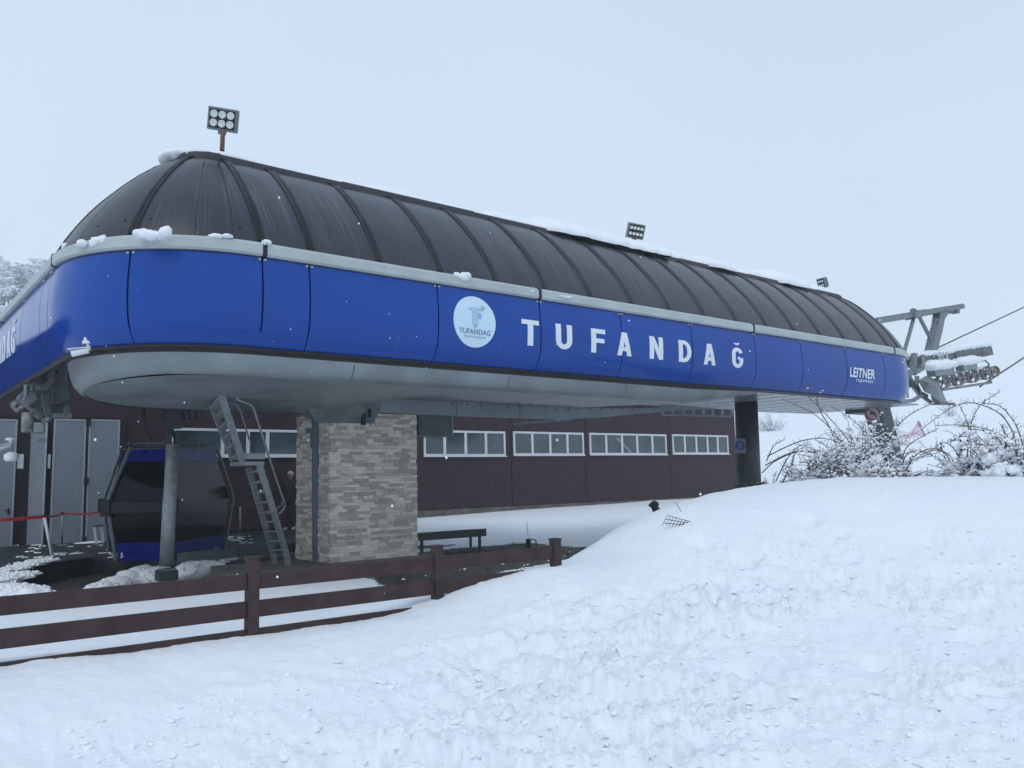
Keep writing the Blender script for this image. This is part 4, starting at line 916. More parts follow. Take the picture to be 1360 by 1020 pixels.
pplate(TH,'hanger_plate','leg',[(1228,478),(1236,477),(1237,489),(1229,490)],Y-.1,.1)
pplate(TH,'hanger_plate','leg',[(1263,476),(1272,474),(1272,488),(1266,489)],Y-.1,.1)
MB().tube([aty(1218,500,Y-.3),aty(1217,512,Y-.3),aty(1222,522,Y-.3),aty(1230,526,Y-.3)],.07,8).build('curved_guide','galv',TH)
mb=MB(); mb.beam(aty(1170,536,Y-.6),aty(1212,532,Y-.6),.1,.14,up=fw); mb.beam(aty(1212,532,Y-.6),aty(1226,524,Y-.5),.1,.1,up=fw); mb.build('lower_beam','galv',TH)
mb=MB(); mb.beam(aty(1222,524,Y-.45),aty(1238,536,Y-.45),.08,.1,up=fw); mb.beam(aty(1238,536,Y-.45),aty(1267,536.5,Y-.45),.08,.06,up=fw); mb.build('lower_arm','leg',TH)
for (x0,y0),(x1,y1) in (((1205,490),(1205,528)),((1209,488),(1212,470)),((1200,516),(1216,510)),((1203,500),(1222,486))): mb=MB(); mb.tube([aty(x0,y0,Y-.2),aty(x1,y1,Y-.2)],.045,6); mb.build('tie_rod','galv',TH)
# wedge shaped entry funnel
a=[aty(*q,Yq) for q,Yq in (((1219,505),11.2),((1230,499),11.6),((1246,505),11.7),((1258,535),11.6),((1250,536),11.2),((1238,534),11.1),((1236,524),11.1),((1227,520),11.15),((1234,508),10.95),((1245,515),11.0))]
mb=MB(); mb.add(a,[(0,1,8),(1,2,9,8),(2,3,9),(3,4,9),(4,5,6,9),(6,7,8,9),(7,0,8),(0,7,6,5,4,3,2,1)]); mb.build('entry_funnel','galv',TH)
# counter boxes with snow and sheaves
mb=MB(); mb.beam(aty(1236,493,Y-.2),aty(1262,491,Y-.2),.34,.26,up=fw); mb.build('battery_box','grey',TH)
mb=MB(); mb.beam(aty(1274,487,Y-.2),aty(1292,484,Y-.2),.34,.26,up=fw); mb.build('battery_box','grey',TH)
for x in (1248,1252,1258): MB().tube([aty(x,468,Y-.3),aty(x,477,Y-.3)],.03,6).build('pipe','rail',TH)
mb=MB(); mb.beam(aty(1250,518,Y-.1),aty(1316,508,Y-.1),.08,.10,up=fw); mb.build('catch_beam','sheave',TH)
MB().tube([aty(1292,482,Y-.3),aty(1309,479,Y-.3),aty(1313,483,Y-.3),aty(1316,509,Y-.3)],.03,6).build('guard_loop','galv',TH)
mb=MB(); mb.beam(aty(1248,507,Y+.25),aty(1320,494,Y+.25),.08,.09,up=fw); mb.build('rocker_beam','sheave',TH)
def sheave(q,Ys,r):
    c=aty(*q,Ys); n=Vector((-.42,-.91,0)).normalized(); u=Vector((-n.y,n.x,0)); mb=MB()
    ring=[[c+u*(rr*math.cos(a))+zd*(rr*math.sin(a))+n*dd for a in np.linspace(0,2*PI,25)[:-1]] for rr,dd in ((r*.80,.05),(r*.86,.075),(r,.08),(r*.88,.02),(r*.88,-.02),(r,-.08),(r*.86,-.075),(r*.80,-.05),(r*.80,.05))]
    mb.grid(ring,close=True); mb.tube([c-n*.07,c+n*.09],r*.24,12)
    for k in range(5):
        a=k*2*PI/5+q[0]; d=u*math.cos(a)+zd*math.sin(a); mb.beam(c+d*r*.2+n*.03,c+d*r*.84+n*.03,.05,.03,up=n)
    return mb
for i,x in enumerate((1252,1263,1272,1282,1291,1301,1310,1320)):
    y=506-(x-1252)*.20; sheave((x,y+1),Y-.10*(1 if i%2==0 else -1)-.1,.235 if i%2==0 else .20).build('sheave','sheave' if i<7 else 'yellow',TH,smooth=False)
for i,x in enumerate(()): pplate(TH,'rocker_plate','sheave',[(x-7,501-.2*(x-1257)),(x+7,498-.2*(x-1257)),(x+4,506-.2*(x-1257)),(x-4,507-.2*(x-1257))],Y-.3,.04)
mb=MB()
for (a,b,c,d,th) in ((1204,1240,474,469,.10),(1241,1262,470,465,.13),(1262,1309,464,457,.17)):
    A=aty(a,c,Y); Bq=aty(b,d,Y); n=9
    for i in range(n): mb.lump(A.lerp(Bq,i/(n-1)),.32,.2,th*random.uniform(.8,1.15),2,.25,2,i)
mb.build('snow_cap','snow',TH,smooth=True)
mb=MB()
for (a,b,c,d,th) in ((1231,1260,486,484,.17),(1272,1294,481,478,.15)):
    A=aty(a,c,Y-.2); Bq=aty(b,d,Y-.2); n=6
    for i in range(n): mb.lump(A.lerp(Bq,i/(n-1)),.34,.28,th*(1.1 if 0<i<n-1 else .8),2,.2,2,i+20)
mb.build('snow_cap','snow',TH,smooth=True)
mb=MB()
for i in range(14): x=1248+i*5; mb.lump(aty(x,499-(x-1248)*.19,Y-.15),.09,.08,.05,1,.3,2,i)
mb.lump(aty(1213,411,Y),.14,.12,.07,2,.2); mb.lump(aty(1219,413,Y),.10,.1,.06,2,.2)
mb.build('snow_cap','snow',TH,smooth=True)
# ropes
A=aty(1243,463,11.9); Bq=aty(1360,408,11.9); D=(Bq-A); tag(MB().tube([A,A+D,A+D*3,A+D*9],.022,6).build('haul_rope','rope'),'upper steel rope rising out of the picture to the right','rope','ropes of the lift')
A=aty(1322,500,11.75); Bq=aty(1360,475,11.75); D=(Bq-A); tag(MB().tube([A-D*.5,A,A+D,A+D*5,A+D*20],.028,6).build('haul_rope','rope'),'lower thicker steel rope leaving the last sheave to the right','rope','ropes of the lift')
# ------------------------------------------------------------------ bench, small objects
T=thing('park_bench','dark green plank bench standing on bare ground right of the stone pillar','bench',(9.3,13.7,-1.4))
a=aty(556,713,13.6); b=aty(645,707,13.6); mb=MB(); mb.beam(a,b,.05,.15); mb.build('backrest','bench',T)
mb=MB(); mb.obox(((a.x+b.x)/2,13.85,-1.05),((b.x-a.x)/2*.98,0,0),(0,.14,0),(0,0,.02)); mb.build('seat','bench',T)
for x in (a.x+.1,b.x-.12):
    mb=MB(); mb.box(x-.025,x+.025,13.63,13.67,-1.45,a.z+.05); mb.box(x-.02,x+.02,13.67,13.98,-1.10,-1.07); mb.box(x-.02,x+.02,13.94,13.98,-1.45,-1.07); mb.build('leg','bench',T)
T=thing('ground_spotlight','small black ground lamp with a thin antenna behind the end of the fence','lamp',atz(703,727,-1.4))
p=atz(702,728,-1.4); MB().box(p.x-.035,p.x+.035,p.y-.035,p.y+.035,-1.45,-1.22).build('stake','dark',T)
MB().tube([p+zd*.16,p+Vector((.06,-.03,.175)),p+Vector((.13,-.07,.155)),p+Vector((.15,-.08,.02))],.013,6).build('handle','column',T)
MB().tube([p+zd*.17,p+Vector((-.03,0,.52))],.006,4).build('antenna','rope',T)
g=hit(876,684,6,60)
p=aty(874,683,9.3); q=aty(868,670,9.3)
T=thing('wrapped_post','small black wrapped post leaning out of the snow bank before the brown building','wrapped post',p)
mb=MB(); mb.tube([p-zd*.35,p-zd*.05+_r*.03,p.lerp(q,.5),q,q+zd*.015],[.17,.13,.06,.062,.04],12); mb.lump(aty(869,670,9.3),.085,.07,.065,2,.15); mb.lump(aty(864.5,671,9.3),.05,.04,.028,2,.1); mb.build('black_wrap','cloth',T,smooth=True)
# wire mesh scrap on the bank
T=thing('wire_mesh','scrap of dark wire mesh poking out of the smooth snow bank','wire mesh',hit(895,690,5,40)); 
mb=MB(); o0=hit(881,695,5,40)*.975; Yq=o0.y
ua=aty(916,697,Yq-.1)-o0; va=aty(886,685,Yq+.02)-o0
for i in range(9): 
    f=i/8; h_=va*(1-.6*f)*random.uniform(.8,1.1); mb.tube([o0+ua*f-h_*.3,o0+ua*f+h_],.004,4)
for j in range(3): mb.tube([o0+va*(j/2)+zd*.005,o0+ua*.5+va*(j/2)*.72,o0+ua*1.0+va*(j/2)*.4],.004,4)
mb.build('wires','rope',T)
p=hit(905,680,5,40); tag(MB().tube([p,p+Vector((-.05,.04,.12))],.004,4).build('dry_stalk','twig'),'single thin dry stalk sticking out of the snow by the wire mesh','stalk')
# ------------------------------------------------------------------ snow clumps
def clump(label,q,Yc,rx,rz,seed,n=5,axis=None,name='snow_clump'):
    c=aty(*q,Yc); mb=MB(); rr=random.Random(seed)
    for i in range(n):
        mb.lump(c+_r*rr.uniform(-rx,rx)+zd*rr.uniform(-rz*.2,rz*.4)+fw*rr.uniform(-.03,.05),rx*rr.uniform(.4,.65),.09,rz*rr.uniform(.6,1.1),2,.35,2.2,seed+i)
    return tag(mb.build(name,'snow',smooth=True),label,'snow clump','snow clumps left on the gutter rail')
clump('largest snow clump on the rail above the rounded blue corner',(203,312),9.95,.16,.075,1,9)
clump('flat snow clump on the rail at the left of the dome',(123,322),10.75,.14,.06,2,6)
clump('leftmost small snow clump on the rail under the dome edge',(88,327),11.3,.05,.04,3,4)
clump('thin snow clump on the rail below the middle of the dome',(289,315),9.87,.12,.045,4,6)
clump('tiny snow clump beside the black rail joint where the long side begins',(350,322),9.78,.06,.035,5,4)
clump('upright snow clump on the rail above the round logo',(611,368),9.78,.15,.075,6,7)
clump('small snow clump on the rail just before the second black joint',(706,387),9.78,.09,.035,7,4)
clump('scattered snow crumbs on the rail right of the second black joint',(748,395),9.78,.20,.026,8,7)
clump('snow clump on the rail at the far right corner of the station',(1185,466),9.9,.22,.06,9,6)
def ridge_snow():
    mb=MB(); xs=np.arange(3.50,20.68,.05); prof=[]
    for i,x in enumerate(xs):
        e=float(np.interp(x,[3.25,3.5,4.2,4.9,6,7.5,9.3,9.8,10.2,13.2,13.6,14.6,14.9,15.6,15.9,17.2,17.6,18.6,18.9,20.4,20.9],[.30,.20,.12,.30,.20,.27,.18,.30,.60,.60,.16,.16,.58,.54,.14,.18,.58,.56,.12,.26,.3]))
        n1=fbm(np.array([x*3.2]),np.array([.3]),3,21)[0]; n2=fbm(np.array([x*1.1]),np.array([4.3]),3,22)[0]-(.9 if x<8.8 else 0)
        e=max(.30,e+.06)+.10*n1; hh=max(.03,.16+.08*n2+(.08 if e>.5 else 0)); end=max(.04,min(1,(x-3.48)/.5,(20.72-x)/.4))**.5; hh*=end; e*=end; w=.38*end
        zc=lambda d: 4.735-max(0,d)*.28
        row=[(x,CY-e-.02,zc(e)-.035),(x,CY-e-.035,zc(e)+.02),(x,CY-e+.02,zc(e)+hh*.65),(x,CY-e*.5,zc(e*.5)+hh),(x,CY,4.735+hh*1.05),(x,CY+w*.6,4.66+hh),(x,CY+w,4.58+hh*.6),(x,CY+w+.05,4.50)]
        prof.append([(a,b+.01*fbm(np.array([a*9]),np.array([b*9]),2,5)[0],c+.012*fbm(np.array([a*7]),np.array([b*7.]),2,6)[0]) for a,b,c in row])
    mb.grid(prof); o=mb.build('ridge_snow','snow',smooth=True); s=o.modifiers.new('s','SUBSURF'); s.levels=1; s.render_levels=1
    return tag(o,'long uneven strip of snow lying on the station roof ridge','snow strip')
ridge_snow()
mb=MB(); 
for i in range(6): mb.lump((3.46+.05*i,11.66+.10*i,4.60),.12,.12,.06,2,.25,2,i+40)
for i in range(9): a=PI*.55+i*PI*.11; mb.lump((CX0+math.cos(a)*.42-.05,CY+.12+math.sin(a)*.30,4.63),.20,.18,.085,2,.25,2,i)
tag(mb.build('dome_top_snow','snow',smooth=True),'rounded snow heap behind the left tip of the roof ridge','snow heap')
def heap(label,pts,seed,name='snow_heap',gp=None):
    mb=MB(); rr=random.Random(seed)
    for (x,y,z,r,h) in pts:
        mb.lump((x,y,z),r,r*.8,h,3,.3,1.8,seed+x)
        for i in range(44):
            a=rr.uniform(0,2*PI); d=r*rr.uniform(.3,1.0); s=rr.uniform(.015,.045); zz=z+h*math.sqrt(max(0,1-(d/r)**2))*.9; mb.lump((x+math.cos(a)*d,y+math.sin(a)*d*.8,zz),s,s,s*.8,1,.35,2,i)
    return tag(mb.build(name,'snow',smooth=True),label,'snow heap',gp)
P_=[]
for q,r,h in (((135,770),.26,.07),((152,766),.28,.11),((170,762),.30,.15),((188,757),.30,.20),((203,760),.26,.2),((214,755),.24,.18)):
    g=atz(q[0],q[1]+8,-1.62); P_.append((g.x,g.y,-1.68,r,h+.05))
heap('lumpy snow heap left of the steel post footing below the cabin',P_,3,gp='snow heaps by the platform')
P_=[]
for q in ((255,755),(270,753),(300,748),(315,744),(285,752)):
    g=atz(q[0],q[1]+3,-1.5); P_.append((g.x,g.y,-1.55,.34,.22))
heap('lumpy snow heap right of the steel post footing near the paving',P_,5,gp='snow heaps by the platform')
P_=[]
for q in ((3,768),(14,766),(24,762),(34,751),(14,756),(45,747),(60,744)):
    g=atz(*q,-1.4); P_.append((g.x,g.y,-1.42,.32,.05))
heap('crumbly snow heap on the platform left of the black edge',P_,7,gp='snow heaps by the platform')
P_=[]
for q in ((8,783),(24,782),(40,784)):
    g=atz(*q,-1.45); P_.append((g.x,g.y,-1.55,.32,.18))
heap('low snow heap behind the top fence rail at the left edge',P_,9,gp='snow heaps by the platform')
mb=MB(); rr=random.Random(4)
for i in range(30):
    q=(rr.uniform(20,170),rr.uniform(724,741)); g=atz(*q,-1.4)
    if g.x<2.3: continue
    s=rr.uniform(.015,.06)
    for _ in range(4): mb.lump((g.x+rr.uniform(-s,s)*2,g.y+rr.uniform(-s,s),-1.398),s*rr.uniform(.5,1.4),s*rr.uniform(.5,1),.02,2,.5,3,i)
mb.lump(tuple(atz(118,721,-1.4)),.35,.2,.04,2,.3); 
for i in range(14):
    g=atz(rr.uniform(300,345),rr.uniform(713,722),-1.4); s=rr.uniform(.03,.08); mb.lump((g.x,g.y,-1.398),s*1.5,s,.02,1,.4,2,i)
o=mb.build('snow_crumbs','snow',smooth=True); o['kind']='stuff'; o['label']='scattered snow crumbs on the dark platform'; o['category']='snow'
mb=MB(); rr=random.Random(14)
for i in range(60):
    x=rr.uniform(6,11); y=rr.uniform(10.2,13); s=rr.uniform(.01,.035); mb.lump((x,y,h1(x,y,False)+.01),s,s,s*.6,1,.3,2,i)
o=mb.build('snow_crumbs','snow',smooth=True); o['kind']='stuff'; o['label']='small snow bits on the bare ground under the station'; o['category']='snow'
mb=MB(); rr=random.Random(91); n_=0
while n_<2600:
    px_,py_=rr.uniform(60,1400),rr.uniform(700,1060)
    if py_<1000-px_*.30 and rr.random()<.85: continue
    p=hit(px_,py_,2.5,18) if n_%1==0 else p
    if p.y-.12*p.x>5.2 or math.hypot(p.x,p.y)>11: continue
    n_+=1; z=h1(p.x,p.y,True); s=rr.choice((.006,.008,.010,.014,.02))*rr.uniform(.7,1.3)
    mb.lump((p.x,p.y,z+s*.15),s*rr.uniform(.8,1.7),s*rr.uniform(.8,1.5),s*rr.uniform(.5,.9),1,.6,2.5,n_*.37)
o=mb.build('snow_clods','snow'); o['kind']='stuff'; o['label']='small broken clods of snow strewn over the trampled bank'; o['category']='snow'
mb=MB()
for i in range(70):
    p=hit(rr.uniform(700,1360),rr.uniform(740,1010),2.5,14); z=h1(p.x,p.y,True); a=rr.uniform(0,PI); l=rr.uniform(.006,.022)
    mb.tube([(p.x,p.y,z-.003),(p.x+math.cos(a)*l,p.y+math.sin(a)*l,z+rr.uniform(.002,.012))],.0014,4)
o=mb.build('plant_bits','twig'); o['kind']='stuff'; o['label']='tiny dark plant bits lying on the trampled snow'; o['category']='debris'
# dry grass on the sheltered strip
mb=MB(); rr=random.Random(5)
for i in range(5200):
    x=rr.uniform(6.3,13.2); y=rr.uniform(9.9,14.6)
    if i%3==0: x=rr.uniform(9.0,11.4); y=rr.uniform(12.8,14.0)
    if x>11.5 or y>14: continue
    if 6.4<x<8.7 and y>12.5: continue
    z=-1.44 if x<11 else h1(x,y,False)-.02; a=rr.uniform(0,PI); l=rr.uniform(.03,.085); dx,dy=math.cos(a)*.006,math.sin(a)*.006
    lx,ly=rr.uniform(-.04,.04),rr.uniform(-.04,.04); mb.add([(x-dx,y-dy,z),(x+dx,y+dy,z),(x+lx,y+ly,z+l)],[(0,1,2)])
o=mb.build('grass',mat('winter_grass',(.045,.058,.022),.8,var=.5,vscale=2)); o['kind']='stuff'; o['label']='short winter grass on the sheltered strip under the station'; o['category']='grass'
# ------------------------------------------------------------------ vegetation
def arc_pts(base,dirv,L,up,droop,n=9,jit=.03,rr=random):
    p=Vector(base); d=(Vector(dirv).normalized()*(1-up)+zd*up).normalized(); out=[p.copy()]
    for i in range(n):
        d=(d-zd*droop/n+Vector((rr.uniform(-1,1),rr.uniform(-1,1),rr.uniform(-1,1)))*jit).normalized(); p=p+d*L/n; out.append(p.copy())
    return out
def bush(label,base,rad,hgt,n,seed,snow=1.0,dark=0,arcs=(),name='snowy_bush',group='snow laden bushes on the bank',stems=()):
    rr=random.Random(seed); T=thing(name,label,'bush',base,group); tw=MB(); sn=MB(); lf=MB(); B_=Vector(base)
    for i in range(n):
        a=rr.uniform(0,2*PI); off=Vector((math.cos(a),math.sin(a)*.7,0)); b=B_+off*rad*rr.uniform(0,.55)-zd*.1
        pts=arc_pts(b,off+Vector((rr.uniform(-.5,.5),rr.uniform(-.5,.5),0)),hgt*rr.uniform(.6,1.25),rr.uniform(.55,.95),rr.uniform(.5,1.8),8,.12,rr)
        tw.tube(pts,[.011*(1-.07*k) for k in range(9)],4,False)
        for k in range(2,9):
            if rr.random()<.75:
                s=arc_pts(pts[k],Vector((rr.uniform(-1,1),rr.uniform(-1,1),0)),hgt*rr.uniform(.12,.34),rr.uniform(.2,.8),rr.uniform(0,1.5),4,.2,rr)
                tw.tube(s,[.006,.005,.004,.004,.003],3,False)
                for q in s[1:]:
                    if rr.random()<.9*snow: 
                        r_=rr.uniform(.008,.02); sn.lump(q+zd*.010,r_*2.0,r_*1.5,r_,1,.5,2,i)
            if rr.random()<.6*snow: r_=rr.uniform(.015,.036); sn.lump(pts[k]+zd*.012,r_*2.0,r_*1.4,r_*.9,2,.5,2,k+i)
            if dark and rr.random()<dark:
                for _ in range(3): q=pts[k]+Vector((rr.uniform(-.08,.08),rr.uniform(-.05,.05),rr.uniform(-.08,.05))); lf.lump(q,.022,.015,.028,1,.4)
    for i in range(int(n*.40*snow)):
        a=rr.uniform(0,2*PI); d=rad*rr.uniform(0,.8); r_=rr.uniform(.06,.17)*min(1,hgt*1.1); sn.lump(B_+Vector((math.cos(a)*d,math.sin(a)*d*.7,hgt*rr.uniform(.0,.62)*(1-d/rad*.5))),r_*1.4,r_,r_*.8,3,.55,3.5,i)
    for (dx,L,up,dr,sd_) in arcs:
        pts=arc_pts(B_+_r*rr.uniform(-rad,rad)*.4,_r*dx+fw*rr.uniform(-.4,.4),L,up,dr,14,.035,rr)
        tw.tube(pts,[.011-.0005*k for k in range(15)],4,False)
        for k in range(3,14):
            if rr.random()<.6: q=pts[k]; s=arc_pts(q,Vector((rr.uniform(-1,1),rr.uniform(-1,1),.3)),rr.uniform(.05,.16),.5,.2,2,.1,rr); tw.tube(s,.003,3,False)
            if rr.random()<.3*snow: sn.lump(pts[k]+zd*.012,.03,.02,.014,1,.3,2,k)
    rng_=math.hypot(B_.x,B_.y)
    for st in stems:
        raw=[]
        for k,(x,y) in enumerate(st):
            d=ray(x,y); raw.append(d*((rng_+.25*math.sin(k*1.3+x))/math.hypot(d.x,d.y)))
        pts=[]
        for k in range(len(raw)-1):      # smooth the stem through its measured points
            p0,p1,p2,p3=raw[max(k-1,0)],raw[k],raw[k+1],raw[min(k+2,len(raw)-1)]
            for j in range(6):
                t=j/6; pts.append(.5*((2*p1)+(p2-p0)*t+(2*p0-5*p1+4*p2-p3)*t*t+(3*p1-p0-3*p2+p3)*t**3))
        pts.append(raw[-1]); n_=len(pts); am=MB()
        am.tube(pts,[.013-.008*k/n_ for k in range(n_)],5,False)
        for k in range(3,n_):
            for _ in range(2):
                if rr.random()<.7: q=pts[k]; s=[q,q+Vector((rr.uniform(-.5,.5),rr.uniform(-.5,.5),rr.uniform(-.1,1))).normalized()*rr.uniform(.03,.10)]; am.tube(s,.004,3,False)
            if rr.random()<.12*snow: sn.lump(pts[k]+zd*.014,.035,.022,.014,1,.3,2,k)
        am.build('arching_stem','twig',T)
    tw.build('stems','twig',T); sn.build('snow_load','snow',T,smooth=True)['kind']='stuff'
    if lf.v: lf.build('dead_leaves','leafdark' if seed%2 else 'leafdead',T)
    return T
def onbank(px_,py_,r): d=ray(px_,py_); hd=math.hypot(d.x,d.y); x,y=d.x*r/hd,d.y*r/hd; return (x,y,h1(x,y,False))
bush('low snow laden shrub beside the dark round column',onbank(1035,648,18),.7,.62,34,11,.8,.05)
bush('snowy shrub with dark seed heads between the column and the tallest bush',onbank(1072,650,17.2),.8,.75,44,13,.9,.14,stems=(((1019,606),(1063,586),(1101,583),(1125,600),(1130,640)),((1016,618),(1057,600),(1107,606),(1142,624),(1150,645)),((1012,628),(1030,612),(1060,600),(1085,602),(1090,640)),((1030,640),(1045,610),(1062,592),(1078,590)),((1018,612),(1028,592),(1042,584)),((1040,640),(1050,618),(1058,600),(1072,592))))
bush('snowy shrub bowed down left of the tallest bush',onbank(1112,650,17),.8,.80,50,15,1.2,.06,stems=(((1150,640),(1148,620),(1125,583),(1095,548),(1072,524),(1076,512)),((1127,640),(1125,603),(1107,574),(1078,548),(1039,530)),((1120,630),(1105,575),(1089,545),(1086,527),(1100,515)),((1160,640),(1158,600),(1148,574),(1130,556),(1107,542))))
bush('tallest snow laden bush standing before the leaning station leg',onbank(1148,648,16.6),.7,1.15,88,17,1.3,.04,stems=(((1165,640),(1172,610),(1183,580),(1203,555),(1234,538),(1262,533)),((1196,640),(1201,600),(1219,583),(1245,570)),((1150,640),(1146,600),(1146,575),(1149,560)),((1175,645),(1205,640),(1225,628),(1236,626))))
bush('bush with rusty dead leaves at the right foot of the tallest bush',onbank(1186,647,16.2),.40,.50,34,18,.8,.25,stems=(((1190,640),(1204,604),(1225,600),(1248,612),(1255,630)),((1196,640),(1215,606),(1240,596),(1262,606),(1270,628))))
bush('small round bush half buried in snow in the gap between the shrubs',onbank(1243,640,17),.30,.24,22,21,.9,.03)
bush('snowy bush under a fan of tall arching stems',onbank(1288,636,16.4),.6,.60,46,23,.9,.06,stems=(((1282,640),(1284,610),(1289,570),(1293,553),(1305,535),(1327,521)),((1289,640),(1289,590),(1285,562),(1274,538)),((1272,640),(1258,605),(1240,598),(1222,604)),((1290,635),(1270,600),(1256,588),(1244,592)),((1296,638),(1300,600),(1290,583),(1275,580),(1262,588))))
bush('dense snowy bush at the right edge of the picture',onbank(1340,634,15.6),.75,.75,70,25,1.1,.05,stems=(((1356,640),(1350,595),(1344,572),(1327,549),(1297,536),(1274,537),(1252,549),(1227,568)),((1362,640),(1360,600),(1354,576),(1344,556),(1327,539),(1305,536)),((1338,640),(1331,592),(1313,575),(1289,571),(1266,586)),((1348,640),(1342,592),(1322,574),(1283,565),(1242,565)),((1325,640),(1318,600),(1302,590),(1286,592)),((1352,640),(1349,600),(1338,580),(1330,566)),((1322,640),(1334,600),(1334,578),(1331,566))))
bush('small frosted shrub on the piste behind the round column',tuple(hit(1024,572,25,200)),1.4,1.5,44,27,.5,0,(),'frosted_shrub','frosted shrubs on the slope')
for i,(x,y,s_,l) in enumerate(((1190,566,.9,'thin frosted shrub behind the leaning station leg'),(1262,553,1.1,'thin frosted shrub on the slope under the rope guide'),(1283,566,.8,'thin frosted shrub right of the pink netting'))):
    bush(l,tuple(hit(x,y,25,200)),.9*s_,1.1*s_,18,31+i,.3,0,(),'frosted_shrub','frosted shrubs on the slope')
p=onbank(1010,662,14.5); 
mb=MB()
for i in range(16): mb.lump((p[0]+random.uniform(-.1,.9),p[1]+random.uniform(-.6,.5),p[2]+.05),.08,.08,.06,1,.5,3,i)
tag(mb.build('dark_shrub','leafdark'),'low black evergreen tuft in the snow at the foot of the round column','shrub')
# frosted forest on the left slope
def tree(seed,H):
    rr=random.Random(seed); T=thing('frosted_tree','bare tree white with snow on the misty slope at the left edge','tree',(0,0,0),'frosted trees on the left slope')
    tk=MB(); sn=MB(); tk.tube([(0,0,-.5),(.05,0,H*.35),(-.05,.05,H*.7),(0,0,H)],[.16,.12,.07,.02],6); 
    for i in range(60):
        z=H*rr.uniform(.18,1.0); a=rr.uniform(0,2*PI); L=H*.34*(1.15-z/H)*rr.uniform(.6,1.2)+.3
        pts=arc_pts((0,0,z),(math.cos(a),math.sin(a),0),L,.35,.3,5,.12,rr); tk.tube(pts,[.035,.028,.02,.014,.01,.006],3,False)
        for q in pts[1:]:
            for _ in range(3):
                s=arc_pts(q,(rr.uniform(-1,1),rr.uniform(-1,1),0),L*.3,.3,.4,3,.2,rr); tk.tube(s,.008,3,False)
                for w_ in s: r_=rr.uniform(.03,.11); sn.lump(w_+zd*.03,r_*1.8,r_*1.5,r_*.7,1,.4,2,i)
    tk.build('trunk','treetwig',T); sn.build('crown','snow',T); return T
srcs=[tree(3,7.5),tree(8,6.2)]; rr=random.Random(2)
spots=[]
for i in range(26):
    r_=rr.uniform(78,104) ; azp=rr.uniform(-20,60)
    d=ray(azp,400); hd=math.hypot(d.x,d.y); x,y=d.x*r_/hd,d.y*r_/hd; spots.append((x,y,h1(x,y,False)-.3))
spots.sort(key=lambda s:s[0]**2+s[1]**2)
for i,s in enumerate(spots):
    o=srcs[i] if i<2 else copy_tree(srcs[i%2]); o.location=s; o.rotation_euler=(0,0,rr.uniform(0,6)); k_=rr.uniform(.5,.8); o.scale=(k_,)*3
# pink safety net on the slope
T=thing('safety_netting','sagging pink safety netting on a leaning pole on the slope behind the leaning leg','safety net',tuple(hit(1226,584,20,200)))
g=hit(1222,590,20,200); D0=g.length; 
def atr(x,y): d=ray(x,y); return d*(math.hypot(g.x,g.y)/math.hypot(d.x,d.y))
mb=MB(); rows=[]
topl=[(1184,577),(1192,575),(1200,572),(1208,574),(1214,567),(1219,558),(1223,562),(1227,578)]; botl=[(1184,592),(1192,592),(1198,591),(1204,588),(1210,582),(1215,580),(1221,579),(1228,578)]
rows=[[atr(t[0]+(b[0]-t[0])*k/4,t[1]+(b[1]-t[1])*k/4)+fw*.12*math.sin(k*2+i) for k in range(5)] for i,(t,b) in enumerate(zip(topl,botl))]
mb.grid(rows); o=mb.build('net','net',T); sm=o.modifiers.new('t','SOLIDIFY'); sm.thickness=.01
MB().tube([atr(1219,559),atr(1228,578)],.05,6).build('pole',mat('pole_brown_pink',(.28,.17,.20),.8),T)
# ------------------------------------------------------------------ falling flakes
mb=MB(); rr=random.Random(77)
for i in range(150):
    d=ray(rr.uniform(-20,1380),rr.uniform(150,800)); r_=rr.uniform(1.8,9.0); p=d*r_; s=rr.uniform(.002,.0045)
    if h1(p.x,p.y,False)>p.z-.1: continue
    mb.lump(p,s,s,s*1.1,1,.3,2,i)
o=mb.build('snowflakes','snow'); o['kind']='stuff'; o['label']='sparse snowflakes drifting through the air'; o['category']='snowflakes'
# ------------------------------------------------------------------ haze
mb=MB(); mb.box(-450,450,-450,450,-12,165); hz=mb.build('haze','black')
m=bpy.data.materials.new('haze_air'); m.use_nodes=True; nt=m.node_tree; nt.nodes.clear(); out=nt.nodes.new('ShaderNodeOutputMaterial'); v=nt.nodes.new('ShaderNodeVolumePrincipled')
v.inputs['Color'].default_value=(.90,.94,1,1); v.inputs['Density'].default_value=.0011; v.inputs['Anisotropy'].default_value=0; nt.links.new(v.outputs[0],out.inputs['Volume'])
hz.data.materials.clear(); hz.data.materials.append(m); hz['kind']='stuff'
# ------------------------------------------------------------------ sky, sun, camera
SUN_EL,SUN_AZ=math.radians(52),math.radians(215)
W=bpy.data.worlds.new('World'); S.world=W; W.use_nodes=True; nt=W.node_tree; L=nt.links.new; bg=nt.nodes['Background']
sky=nt.nodes.new('ShaderNodeTexSky'); sky.sky_type='NISHITA'; sky.sun_disc=False; sky.sun_elevation=SUN_EL; sky.sun_rotation=math.radians(90)-SUN_AZ; sky.air_density=1.0; sky.dust_density=3; sky.ozone_density=1
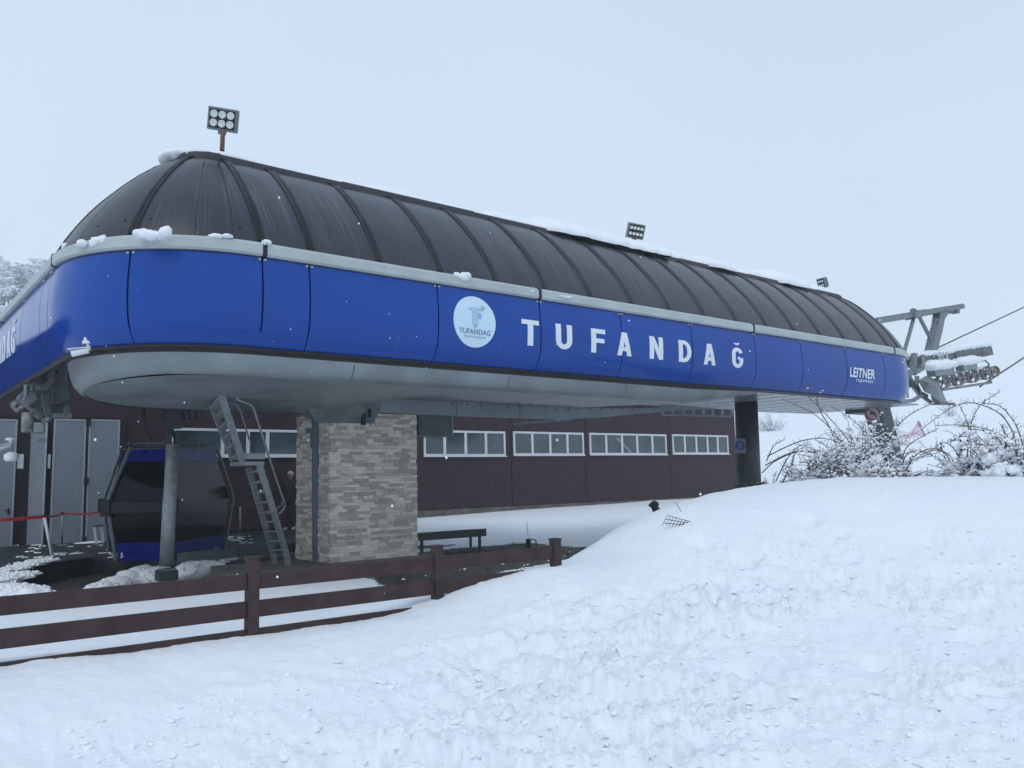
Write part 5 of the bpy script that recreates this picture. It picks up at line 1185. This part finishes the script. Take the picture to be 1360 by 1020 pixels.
# an overcast deck: flat cloud light over the blue sky
tc=nt.nodes.new('ShaderNodeTexCoord'); sep=nt.nodes.new('ShaderNodeSeparateXYZ'); L(tc.outputs['Generated'],sep.inputs[0])
cr=nt.nodes.new('ShaderNodeValToRGB'); e=cr.color_ramp.elements; e[0].position=0; e[0].color=(.675,.775,.86,1); e[1].position=1; e[1].color=(.53,.665,.85,1)
q=cr.color_ramp.elements.new(.35); q.color=(.645,.76,.885,1); L(sep.outputs[2],cr.inputs[0])
nz=nt.nodes.new('ShaderNodeTexNoise'); nz.inputs['Scale'].default_value=1.6; nz.inputs['Detail'].default_value=3; L(tc.outputs['Generated'],nz.inputs['Vector'])
mr=nt.nodes.new('ShaderNodeMapRange'); mr.inputs[1].default_value=.3; mr.inputs[2].default_value=.7; mr.inputs[3].default_value=.95; mr.inputs[4].default_value=1.05; L(nz.outputs['Fac'],mr.inputs[0])
mu=nt.nodes.new('ShaderNodeMix'); mu.data_type='RGBA'; mu.blend_type='MULTIPLY'; mu.inputs[0].default_value=1; L(cr.outputs[0],mu.inputs[6]); L(mr.outputs[0],mu.inputs[7])
sc=nt.nodes.new('ShaderNodeVectorMath'); sc.operation='SCALE'; L(mu.outputs[2],sc.inputs[0]); sc.inputs['Scale'].default_value=1/.10
mx=nt.nodes.new('ShaderNodeMix'); mx.data_type='RGBA'; mx.inputs[0].default_value=.92; L(sky.outputs[0],mx.inputs[6]); L(sc.outputs[0],mx.inputs[7])
L(mx.outputs[2],bg.inputs[0]); bg.inputs[1].default_value=.10
sl=bpy.data.lights.new('sun','SUN'); sl.energy=.85; sl.angle=math.radians(28); sl.color=(1,.97,.93); so=bpy.data.objects.new('sun',sl); COL.objects.link(so)
sd=Vector((math.cos(SUN_EL)*math.cos(SUN_AZ),math.cos(SUN_EL)*math.sin(SUN_AZ),math.sin(SUN_EL))); so.rotation_euler=sd.to_track_quat('Z','Y').to_euler(); so.location=(0,0,60)
cam=bpy.data.cameras.new('camera'); co=bpy.data.objects.new('camera',cam); COL.objects.link(co); S.camera=co
cam.sensor_fit='HORIZONTAL'; cam.sensor_width=36; cam.lens=36*FPX/1360; cam.clip_end=5000; cam.clip_start=.05
mt=Matrix((Rv,Uv,-Fv)).transposed().to_4x4(); co.matrix_world=mt
S.view_settings.view_transform='Standard'; S.view_settings.look='None'; S.view_settings.exposure=.07; S.view_settings.gamma=1
S.render.engine='CYCLES'; S.cycles.max_bounces=6; S.cycles.volume_bounces=3
S.cycles.use_denoising=True
print('verts',sum(len(o.data.vertices) for o in bpy.data.objects if o.type=='MESH'))
